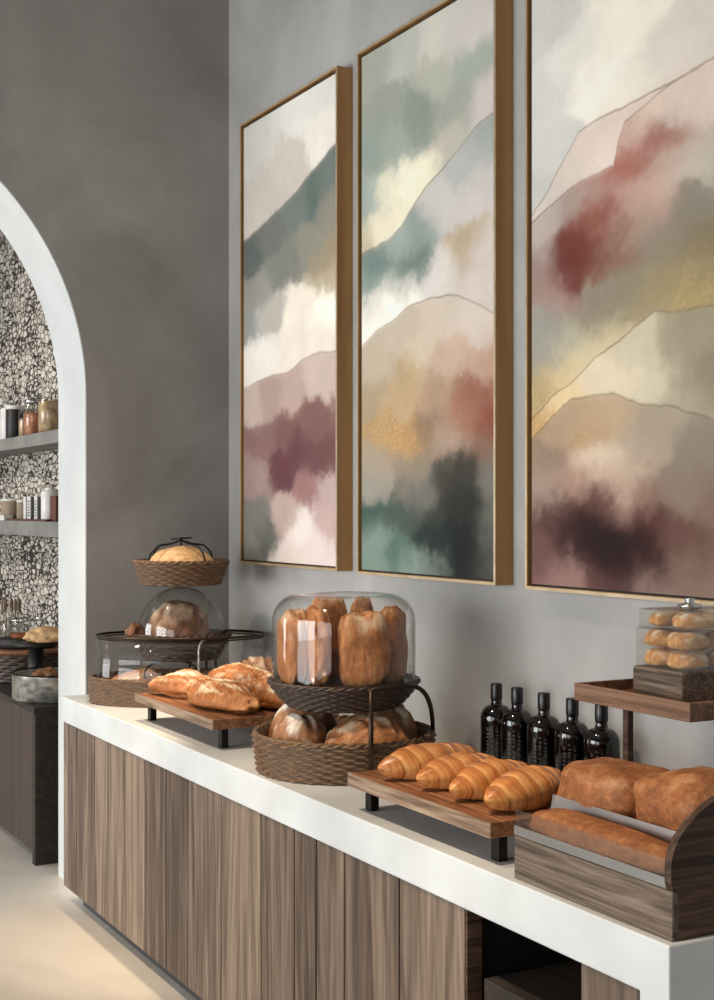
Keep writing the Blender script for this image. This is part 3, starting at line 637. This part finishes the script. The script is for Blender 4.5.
po = MB().tube([(px_, py_, .93),(px_, py_, 1.05),(px_, py_, 1.185)], .0075)
po.build('post', M['bronze'], ctr, smooth=True)
pts = [(px_, py_, 1.183)]
for k in range(0, 15):                                # the bar follows the bowl to the right, then bends down to the basket rim
    t = k/14; a = math.atan2(py_-c[1], px_-c[0]) + .35 + t*.95
    r = .262 + .02*t
    pts.append((c[0]+r*math.cos(a), c[1]+r*math.sin(a), 1.185 - .165*max(0, (t-.15)/.85)**2.2))
MB().tube(pts, .0075).build('side_handle', M['bronze'], ctr, smooth=True)
MB().tube([(c[0]+.02, c[1]+.2, .91), (c[0]+.02, c[1]+.19, 1.13)], .0075).build('post', M['bronze'], ctr, smooth=True)
def rel(right, fwd): return (c[0] + right*.875 + fwd*.484, c[1] - right*.484 + fwd*.875)
G = 'round loaves in the wide basket'
def bo(name, r, f, z, L, W, H, yaw, seed, label, mt=None, **k):
    x, y = rel(r, f); bread(name, mt or M['boule'], (x, y, z), L, W, H, yaw, seed, label, 'bread', G, **k)
bo('boule_bread', -.135, -.075, .914, .20, .18, .172, -.5, 31, 'flour-dusted round loaf at the front left of the wide basket', flour=.95, cuts=2, cutdepth=.06)
bo('boule_bread', .075, -.135, .914, .275, .18, .172, -.5, 32, 'long brown scored loaf at the front of the wide basket', M['browncrust'], flour=1.0, cuts=3, cutdepth=.06)
bo('boule_bread', -.13, .115, .914, .23, .18, .195, -.3, 33, 'brown round loaf at the back left of the wide basket', flour=.9)
bo('boule_bread', .125, .09, .914, .24, .20, .190, -.3, 34, 'grey-floured round loaf at the back right of the wide basket', flour=1.0, cuts=3, cutdepth=.05)
G2 = 'upright loaves under the large glass dome'
def up(r, f, L, W, H, yaw, seed, label, mt=None, **k):
    x, y = rel(r, f); bread('upright_loaf', mt or M['standing'], (x, y, 1.177), L, W, H, yaw-math.radians(29), seed, label, 'bread', G2, e=.62, flat=.5, lump=.09, **k)
up(-.158, -.045, .080, .17, .225, .35, 41, 'leftmost upright loaf under the large dome, catching the window light', flour=1.0)
up(-.082, -.075, .072, .17, .235, .25, 42, 'upright loaf second from the left under the large dome', flour=.5)
up(-.055, .100, .130, .10, .258, .3, 43, 'tall upright loaf at the back left under the large dome', flour=.9)
up(.058, .082, .075, .17, .255, -.15, 44, 'tall orange-brown upright loaf at the back centre under the large dome', flour=.3)
up(.062, -.110, .155, .10, .228, .0, 45, 'broad upright loaf facing the front under the large dome', flour=.9, cuts=2, cutdepth=.04)
up(.150, .015, .090, .15, .235, -.3, 46, 'rightmost upright loaf under the large dome', flour=.5)

# ------------------------------------------------------------------ croissants
G = 'croissants on the near tray'
for (x, y, L, R_, yw, sd, lb) in (
    (1.935, 3.075, .345, .060, 6, 1, 'first croissant from the wide basket, at the far end of the tray'),
    (1.938, 2.935, .315, .056, 14, 2, 'second croissant from the wide basket, paler and partly behind its neighbour'),
    (1.946, 2.800, .335, .058, 20, 3, 'third croissant from the wide basket'),
    (1.948, 2.655, .340, .062, 22, 4, 'fourth croissant from the wide basket, nearest the loaf crate')):
    croissant((x, y, 1.003), L, R_, math.radians(yw), sd*7, lb, G, M['croissant'])

# ------------------------------------------------------------------ bottles
def make_bottle():
    root = thing('glass_bottle', '', 'bottle', (2.42, 3.40, .9), 'black bottles along the wall')
    cx, cy = 2.42, 3.40; R = .0505
    pr = [(.002,.901),(R-.004,.901),(R,.906),(R,1.066)] + [(R*.36+R*.64*math.cos(t), 1.066+.043*math.sin(t)) for t in [PI/2*k/8 for k in range(1,9)]] + [(.0168,1.118),(.0160,1.145)]
    MB().lathe(pr, (cx,cy), 40).build('bottle_body', M['bottle'], root, smooth=True)
    MB().lathe([(.0180,1.128),(.0185,1.131),(.0185,1.173),(.0170,1.176)], (cx,cy), 32).build('cap', M['cap'], root, smooth=True)
    lb = MB(); rd = random.Random(12); rr_ = R+.0004    # faded upright lettering, unreadable in the photograph
    a0 = math.atan2(-.72, -.70)
    for col_ in range(3):
        z = .945
        while z < 1.05:
            h = rd.uniform(.005,.009)
            for q in range(rd.choice((2,3,3))):
                a = a0 - .50 + col_*.30 + rd.uniform(0,.07); w = rd.uniform(.05,.17); t_ = .0016; zz = z + rd.uniform(0, h); sl = rd.uniform(-.004,.004)
                vs = []
                for s_ in range(4):
                    aa = a + w*s_/3
                    for dz in (0, t_): vs.append((cx+rr_*math.cos(aa), cy+rr_*math.sin(aa), zz+dz+sl*s_/3))
                lb.add(vs, [(2*i, 2*i+2, 2*i+3, 2*i+1) for i in range(3)])
            z += h + .0045
    lb.build('printed_label', M['label'], root)
    return root
bt = make_bottle()
names = ['leftmost black glass bottle by the wall, behind the croissants', 'second black bottle from the left by the wall', 'middle one of the five black bottles by the wall', 'second black bottle from the right by the wall, with bold pale lettering', 'rightmost black bottle by the wall, next to the post of the wooden shelf']
spots = [(2.42,3.475), (2.42,3.365), (2.42,3.230), (2.42,3.095), (2.42,2.965)]
for i, (x, y) in enumerate(spots):
    o = bt
    if i:
        o = bt.copy(); COL.objects.link(o)
        for ch in bt.children:
            d = ch.copy(); COL.objects.link(d); d.parent = o
    o.location = (x, y, .9); o['label'] = names[i]
    o.rotation_euler.z = [0, .06, .0, .05, -.04][i]

# ------------------------------------------------------------------ raised shelf and pastry box
X0, X1, Y0, Y1 = 2.10, 2.50, 2.267, 2.679
sh = thing('raised_shelf', 'brown wooden tray-topped riser shelf standing against the wall at the right', 'shelf', (2.3, 2.47, .9))
MB().box(X0+.012, X1-.012, Y0+.012, Y1-.012, 1.246, 1.262).build('tray_base', M['walnut'], sh)
lip = MB(); lip.box(X0, X0+.012, Y0, Y1, 1.244, 1.287); lip.box(X1-.012, X1, Y0, Y1, 1.244, 1.287)
lip.box(X0+.012, X1-.012, Y0, Y0+.012, 1.244, 1.287); lip.box(X0+.012, X1-.012, Y1-.012, Y1, 1.244, 1.287)
lip.build('rim', M['shelfwood'], sh, bevel=.0015)
for y in (2.648, 2.295):
    MB().box(2.246, 2.264, y, y+.020, .9, 1.246).build('leg', M['cratedark'], sh, bevel=.001)
MB().box(2.17, 2.25, 2.255, 2.267, 1.20, 1.262).build('bracket', M['grey_shelf'], sh, bevel=.002)
px0, px1, py0, py1 = 2.185, 2.42, 2.385, 2.560
pb = thing('pastry_box', 'clear glass box of golden pastries on a wooden base, on the raised shelf', 'pastry box', (2.30, 2.47, 1.262))
MB().box(px0, px1, py0, py1, 1.262, 1.338).build('wood_base', M['cratewood'], pb, bevel=.006)
def glassbox(x0, x1, y0, y1, z0, z1, th=.0025):
    m = MB(); m.box(x0,x0+th,y0,y1,z0,z1); m.box(x1-th,x1,y0,y1,z0,z1); m.box(x0+th,x1-th,y0,y0+th,z0,z1); m.box(x0+th,x1-th,y1-th,y1,z0,z1); m.box(x0+th,x1-th,y0+th,y1-th,z1-th,z1)
    return m
glassbox(px0+.006, px1-.006, py0+.006, py1-.006, 1.338, 1.432).build('glass_case', M['acrylic'], pb)
ug = glassbox(px0+.012, px1-.10, 2.480, 2.550, 1.433, 1.478); ug.build('glass_jar', M['acrylic'], pb)
ug = glassbox(px0+.012, px1-.06, 2.390, 2.474, 1.433, 1.482); ug.build('glass_jar', M['acrylic'], pb)
kb = MB().lathe([(.02,1.482),(.028,1.486),(.028,1.492),(.012,1.496),(.010,1.502),(.014,1.506),(.002,1.508)], (2.25,2.43), 24)
kb.build('lid_knob', M['silver'], pb, smooth=True)
G = 'pastries in the glass box'
spots_ = [(x, y, z) for z in (1.339, 1.386) for x in (2.247, 2.357) for y in (2.513, 2.432)]
wh_ = ['left pastry at the bottom front of the glass box','right pastry at the bottom front of the glass box','left pastry at the bottom back of the glass box','right pastry at the bottom back of the glass box','left pastry in the upper front layer of the glass box','right pastry in the upper front layer of the glass box','left pastry in the upper back layer of the glass box','right pastry in the upper back layer of the glass box']
for i, (p, lb) in enumerate(zip(spots_, wh_)):
    bread('pastry', M['pastry'], p, .104, .076, .044, .05*(i % 3-1), 60+i, lb, 'pastry', G, cuts=3, lump=.07, flour=1.2, nu=48, nv=28, e=.8, cutdir=1.5)
bread('pastry', M['pastry'], (2.262,2.515,1.4345), .11, .060, .038, .0, 71, 'pastry in the small left jar on top of the glass box', 'pastry', G, cuts=3, lump=.07, flour=1.3, nu=48, nv=28, e=.8, cutdir=1.5)
bread('pastry', M['pastry'], (2.275,2.432,1.4345), .13, .074, .042, .0, 72, 'pastry in the small right jar on top of the glass box', 'pastry', G, cuts=3, lump=.07, flour=1.3, nu=48, nv=28, e=.8, cutdir=1.5)

# ------------------------------------------------------------------ loaf crate at the near end
cr_ = thing('loaf_crate', 'weathered wooden crate with clear front panels holding tin loaves, at counter near end', 'crate', (1.95, 2.18, .9))
ya, yb = 1.942, 2.452
MB().box(1.755, 1.773, ya, yb, .900, .995).build('front_board', M['cratewood'], cr_, bevel=.003)
side = [(1.772,.900),(1.772,.992),(1.757,.997),(1.752,1.010)] + [(2.07-.318*math.cos(t), 1.040+.155*math.sin(t)) for t in [PI/2*k/14 for k in range(15)]] + [(2.20,1.195),(2.20,.900)]
MB().prism(side, ya, ya+.018, 'y').build('side_panel', M['cratedark'], cr_)
sl = [(1.773,.900),(1.773,.985),(2.20,.985),(2.20,.900)]
MB().prism(sl, yb-.016, yb, 'y').build('side_panel', M['cratewood'], cr_)
MB().box(2.182, 2.20, ya+.018, yb-.016, .900, 1.10).build('back_board', M['cratedark'], cr_)
MB().box(1.773, 2.182, ya+.018, yb-.016, .900, .910).build('bottom_board', M['cratedark'], cr_)
MB().box(1.862, 2.182, ya+.018, yb, 1.012, 1.022).build('inner_shelf', M['cratedark'], cr_)
for y in (yb-.014,):
    MB().box(1.868, 1.880, y, y+.012, .985, 1.012).build('shelf_post', M['cratedark'], cr_)
    MB().box(2.168, 2.180, y, y+.012, .985, 1.012).build('shelf_post', M['cratedark'], cr_)
MB().box(1.757, 1.761, ya+.018, yb, .998, 1.052).build('front_shield', M['acrylic'], cr_, bevel=.001)
MB().box(1.7545, 1.7568, ya+.018, yb, .998, 1.018).build('reflection_strip', M['haze'], cr_)  # added strip stands in for the whitish reflection low on the clear panel
MB().box(1.757, 1.862, ya+.018, yb, 1.0005-.006, 1.0005).build('shield_floor', M['acrylic'], cr_)
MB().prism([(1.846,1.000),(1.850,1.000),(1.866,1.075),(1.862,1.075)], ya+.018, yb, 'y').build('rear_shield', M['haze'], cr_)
G = 'tin loaves in the near crate'
bread('tin_loaf', M['tinloaf'], (1.970,2.360,1.0225), .205, .250, .125, 0, 81, 'large red-brown tin loaf on the upper shelf of the crate, left one of two', 'bread', G, e=.5, flat=.45, lump=.07, flour=.7)
bread('tin_loaf', M['tinloaf'], (1.972,2.097,1.0225), .210, .258, .152, .0, 82, 'large red-brown tin loaf on the upper shelf of the crate, right one of two', 'bread', G, e=.55, flat=.45, lump=.08, flour=.8)
bread('tin_loaf', M['tinloaf'], (1.804,2.206,1.0008), .455, .084, .066, PI/2, 83, 'long low loaf lying behind the clear front panel of the crate', 'bread', G, e=.6, flat=.42, lump=.05, flour=.6)
bread('tin_loaf', M['darkbread'], (1.90,2.290,.9105), .18, .17, .095, .1, 84, 'dark loaf low inside the crate, left of the other, behind the front board', 'bread', G, e=.6, flat=.42)
bread('tin_loaf', M['darkbread'], (1.90,2.090,.9105), .18, .18, .095, .1, 85, 'dark loaf low inside the crate, on the right, behind the front board', 'bread', G, e=.6, flat=.42)

# ------------------------------------------------------------------ the room beyond the arch
bc = thing('back_cabinet', 'dark-ended plank cabinet against the mosaic wall, seen through the arch', 'cabinet', (2.16, 8.5, 0))
MB().box(1.83, 2.53, 6.47, 11.0, .08, .735).build('cabinet_body', M['dark'], bc)
pm = MB(); y = 6.50; k = 0
while y < 11.0:
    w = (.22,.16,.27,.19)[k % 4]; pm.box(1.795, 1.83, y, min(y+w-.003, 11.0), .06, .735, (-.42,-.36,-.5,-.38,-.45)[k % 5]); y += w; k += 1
pm.build('plank_front', M['plank'], bc)
MB().box(1.795, 2.53, 6.45, 6.50, .0, .735).build('end_panel', M['redend'] if 'redend' in M else M['drawer'], bc)
MB().box(1.86, 2.53, 6.50, 11.0, 0, .08).build('kickplate', M['kick'], bc)
MB().box(1.785, 2.533, 6.44, 11.0, .735, .765).build('top_board', M['drawer'], bc, bevel=.002)
for z0, z1, lb in ((2.108,2.186,'upper grey shelf on the mosaic wall, carrying glass jars'), (1.556,1.648,'lower grey shelf on the mosaic wall, carrying small white packs')):
    o = MB().box(2.27, WX, 6.24, 11.5, z0, z1).build('wall_shelf', M['grey_shelf'], bevel=.003); tag(o, lb, 'shelf', 'grey shelves on the mosaic wall')
def jar(name, x, y, z, r, h, fillm, fill, label, cat, lid=None, group=None):
    t = thing(name, label, cat, (x,y,z), group)
    g = [(r*.9,z),(r,z+.006),(r,z+h*.86),(r*.88,z+h*.93),(r*.88,z+h),(r*.84,z+h),(r*.84,z+h*.93),(r*.95,z+h*.85),(r*.95,z+.009),(r*.85,z+.006)]
    MB().lathe(g, (x,y), 28).build('jar_glass', M['glass'], t, smooth=True)
    MB().lathe([(r*.9,z+.0065),(r*.93,z+.012),(r*.93,z+h*fill),(r*.6,z+h*fill+.006),(.01,z+h*fill+.008)], (x,y), 28).build('contents', fillm, t, smooth=True)
    if lid: MB().lathe([(r*.9,z+h),(r*.92,z+h+.004),(r*.92,z+h+.018),(r*.3,z+h+.02),(r*.3,z+h+.032),(.01,z+h+.034)], (x,y), 28).build('lid', lid, t, smooth=True)
    return t
def can(name, x, y, z, r, h, m1, lidm, label, cat, neck=False, group=None):
    t = thing(name, label, cat, (x,y,z), group)
    pr = [(r*.95,z),(r,z+.004),(r,z+h*.86)]
    pr += [(r*.9,z+h*.9),(r*.45,z+h*.93),(r*.45,z+h*.95)] if neck else [(r*.97,z+h*.88)]
    MB().lathe(pr, (x,y), 28).build('container', m1, t, smooth=True)
    q = r*.55 if neck else r*1.02
    MB().lathe([(q,pr[-1][1]),(q,z+h*.985),(q*.93,z+h),(.005,z+h)], (x,y), 28).build('lid', lidm, t, smooth=True)
    return t
U = 2.186; G = 'jars and canisters on the upper shelf'
can('canister', 2.36, 9.32, U, .055, .17, M['white'], M['white'], 'white canister at the left edge of the upper shelf', 'canister', group=G)
b2 = can('bottle', 2.36, 9.15, U, .050, .245, M['white'], M['white'], 'white bottle beside the black one on the upper shelf', 'bottle', neck=True, group=G)
can('bottle', 2.36, 8.96, U, .062, .225, M['black'], M['white'], 'black bottle with a pale lid on the upper shelf', 'bottle', group=G)
jar('glass_jar', 2.36, 8.70, U, .048, .19, M['oats'], .6, 'slim glass jar of pale grain next to the black bottle on the upper shelf', 'jar', group=G)
jar('glass_jar', 2.36, 8.50, U, .072, .21, M['copper'], .68, 'glass jar of copper-coloured preserve on the upper shelf', 'jar', M['silver'], group=G)
jar('glass_jar', 2.42, 8.34, U, .055, .20, M['copper'], .8, 'slim glass jar behind the biscuit jar on the upper shelf', 'jar', group=G)
jar('glass_jar', 2.37, 8.17, U, .080, .225, M['oats'], .86, 'large glass jar of pale biscuits next to the arch on the upper shelf', 'jar', M['glass'], group=G)
Lz = 1.648; G = 'small packs on the lower shelf'
can('pot', 2.37, 9.08, Lz, .075, .145, M['tan'], M['white'], 'wide tan pot with a white lid at the left of the lower shelf', 'pot', group=G)
can('pot', 2.37, 8.79, Lz, .045, .135, M['tan'], M['white'], 'narrow tan pot with a white lid on the lower shelf', 'pot', group=G)
def pack(y, w, h, m, label):
    t = thing('box', label, 'box', (2.36, y, Lz), G)
    MB().box(2.33, 2.39, y-w/2, y+w/2, Lz, Lz+h).build('carton', m, t, bevel=.002)
    s = MB(); rd = random.Random(int(y*100)); z = Lz+.03
    if m is M['white'] and w > .055:
        while z < Lz+h-.02: s.box(2.328, 2.3305, y-w*.3, y-w*.3+w*rd.uniform(.3,.6), z, z+.008); z += .018
        s.build('print', M['black'], t)
pack(8.625, .055, .155, M['white'], 'thin plain white carton on the lower shelf, next to the narrow pot')
pack(8.525, .070, .155, M['white'], 'white carton with dark print on the lower shelf, second from its plain neighbour')
pack(8.440, .05, .150, M['black'], 'black carton between two printed white ones on the lower shelf')
pack(8.370, .060, .155, M['white'], 'white carton with dark print on the lower shelf, next to the white bottle')
pack(8.285, .05, .15, M['black'], 'black carton beside the white bottle on the lower shelf')
can('bottle', 2.36, 8.15, Lz, .055, .205, M['white'], M['white'], 'white bottle with a cap on the lower shelf, near the arch', 'bottle', neck=True, group=G)
pack(7.99, .12, .155, M['redbrown'], 'red-brown carton at the arch end of the lower shelf')
o = MB().box(2.275, 2.335, 8.93, 9.28, Lz, Lz+.035).build('card_box', M['white'], bevel=.002); tag(o, 'flat white box on the front edge of the lower shelf', 'box')
o = MB().box(2.29, 2.325, 8.0, 8.92, Lz, Lz+.012).build('wooden_strip', M['redbrown'], bevel=.001); tag(o, 'dark red-brown strip along the front of the lower shelf', 'strip')
# on the back cabinet
T = .765
tc_ = (1.985, 6.72)
tn_ = thing('bread_tin', 'round hammered tin of crisp flat breads on the end of the back cabinet', 'tin', (tc_[0], tc_[1], T))
MB().lathe([(.21,T),(.225,T+.01),(.225,T+.125),(.228,T+.132),(.22,T+.132),(.217,T+.12),(.217,T+.015),(.2,T+.012)], tc_, 56).build('tin_wall', M['steel'], tn_, smooth=True)
ring(tc_, .224, T+.133, .005).build('tin_rim', M['blackmetal'], tn_, smooth=True)
for i, (dx, dy, w) in enumerate(((-.10,-.09,.15),(.06,-.10,.17),(-.05,.07,.18),(.10,.05,.15))):
    bread('flat_bread', M['boule'], (tc_[0]+dx, tc_[1]+dy, T+.014), w, w*.8, .132, i*1.3, 90+i, ['crisp flat bread at the front left of the hammered tin','crisp flat bread at the front right of the hammered tin','crisp flat bread at the back left of the hammered tin','crisp flat bread at the back right of the hammered tin'][i], 'bread', 'flat breads in the hammered tin', lump=.25, flour=.3, nu=40, nv=20)
st = thing('pedestal_stand', 'black pedestal stand holding a slab of crusty bread, behind the hammered tin', 'stand', (1.985, 7.12, T))
MB().lathe([(.10,T),(.10,T+.015),(.045,T+.03),(.040,T+.21),(.075,T+.225),(.115,T+.23),(.115,T+.245),(.01,T+.245)], (1.985,7.12), 40).build('stand_body', M['black'], st, smooth=True)
bread('slab_bread', M['seeded'], (2.085,7.12,T+.246), .30, .24, .075, -.2, 95, 'wide crusty slab bread on top of the black pedestal stand', 'bread', lump=.2, flour=.7, e=.75)
wb_c = (2.06, 7.58)
wk = thing('wicker_basket', 'round dark wicker basket with a wooden lid, left of the black pedestal stand', 'basket', (*wb_c, T))
weave(wb_c, T, T+.155, .235, .245, 8, 36, .008, .014).build('basket_body', M['wickerdark'], wk, smooth=True)
MB().lathe([(.02,T+.157),(.25,T+.157),(.255,T+.165),(.25,T+.178),(.02,T+.178)], wb_c, 48).build('lid', M['amberwood'] if 'amberwood' in M else M['walnut'], wk)
dj = thing('glass_canister', 'low glass canister on a dark dish on top of the wicker basket lid', 'canister', (2.02,7.58,T+.178))
zz = T+.178
MB().lathe([(.15,zz),(.17,zz+.01),(.17,zz+.05),(.15,zz+.055),(.01,zz+.055)], (2.06,7.58), 40).build('dish', M['dark'], dj, smooth=True)
MB().lathe([(.10,zz+.056),(.10,zz+.155),(.096,zz+.155),(.096,zz+.056)], (2.06,7.58), 40).build('canister_glass', M['glass'], dj, smooth=True)
MB().lathe([(.01,zz+.056),(.093,zz+.056),(.093,zz+.075),(.01,zz+.078)], (2.06,7.58), 40).build('contents', M['amber'], dj, smooth=True)
ring((2.06,7.58), .099, zz+.156, .004).build('canister_rim', M['silver'], dj, smooth=True)
cu = thing('utensil_cup', 'glass cup of wooden utensils at the back of the cabinet, against the mosaic wall', 'cup', (2.08,8.0,T))
MB().lathe([(.05,T),(.06,T+.01),(.07,T+.30),(.066,T+.30),(.05,T+.02),(.01,T+.015)], (2.08,8.0), 28).build('cup', M['glass'], cu, smooth=True)
for i in range(5):
    a = i*1.25; dx, dy = .03*math.cos(a), .03*math.sin(a)
    h = MB().tube([(2.08+dx*.6, 8.0+dy*.6, T+.02), (2.08+dx*1.6, 8.0+dy*1.6, T+.37)], .004, 6)
    h.lathe([(.004,T+.35),(.011,T+.37),(.014,T+.395),(.009,T+.42),(.002,T+.43)], (2.08+dx*1.65, 8.0+dy*1.65), 12, (1,.4))
    u_ = h.build('wooden_spoon', M['tan'], smooth=True); tag(u_, 'wooden spoon standing in the glass cup against the mosaic wall', 'spoon', 'wooden spoons in the glass cup')

# ------------------------------------------------------------------ light
def area(name, loc, rot, sx, sy, power, col):
    l = bpy.data.lights.new(name, 'AREA'); l.shape = 'RECTANGLE'; l.size = sx; l.size_y = sy; l.energy = power; l.color = col
    o = bpy.data.objects.new(name, l); COL.objects.link(o); o.location = loc; o.rotation_euler = rot; return o
def spot(name, loc, target, power, ang, blend, col, r=.05):
    l = bpy.data.lights.new(name, 'SPOT'); l.energy = power; l.spot_size = math.radians(ang); l.spot_blend = blend; l.color = col; l.shadow_soft_size = r
    o = bpy.data.objects.new(name, l); COL.objects.link(o); o.location = loc
    o.rotation_euler = (Vector(target)-Vector(loc)).to_track_quat('-Z', 'Y').to_euler(); return o
DAY = (.95, .98, 1.0); WARM = (1.0, .80, .58)
for y, e in ((0.0, EN[0]), (3.7, EN[1]), (8.6, EN[2])):
    area('daylight_window', (-3.78, y, 1.65), (0, -PI/2, 0), 2.3, 3.2, e, DAY)
for y in (2.1, 3.2, 4.3, 5.3):                          # row of spots aimed at the counter
    spot('overhead_spot', (.1, y, 4.4), (1.85, y+.05, .9), EN[3], 30, 1.0, WARM, .06)
spot('ceiling_downlight', (1.9, 5.0, 4.45), (1.66, 5.0, 0), EN[4], 24, 1.0, WARM, .04)
spot('overhead_spot', (-.8, 8.8, 4.3), (2.5, 8.8, 1.0), EN[5], 80, .9, (1.0, .94, .86), .7)  # added fill lamp brightening the room beyond the arch, no fixture known there
w = bpy.data.worlds.new('world'); sc.world = w; w.use_nodes = True
w.node_tree.nodes['Background'].inputs[0].default_value = (.85,.92,1,1); w.node_tree.nodes['Background'].inputs[1].default_value = EN[6]

# ------------------------------------------------------------------ camera and view
cam = bpy.data.cameras.new('camera'); co_ = bpy.data.objects.new('camera', cam); COL.objects.link(co_)
F = 1350.0; yaw = math.atan2(747, 1350)
cam.sensor_fit = 'HORIZONTAL'; cam.sensor_width = 36; cam.lens = 36*F/714; cam.shift_y = 10/714; cam.clip_start = .05
co_.location = (0, 0, 1.717); co_.rotation_euler = (PI/2, 0, -yaw)
sc.camera = co_
sc.view_settings.view_transform = 'Standard'; sc.view_settings.look = 'None'; sc.view_settings.gamma = 1; sc.view_settings.use_curve_mapping = False
sc.view_settings.exposure = EXPO
try:
    sc.cycles.use_denoising = True; sc.cycles.max_bounces = 12; sc.cycles.transparent_max_bounces = 24
    sc.cycles.caustics_reflective = False; sc.cycles.caustics_refractive = False
except Exception: pass
for o in sc.objects:
    if '_w' in o: del o['_w']
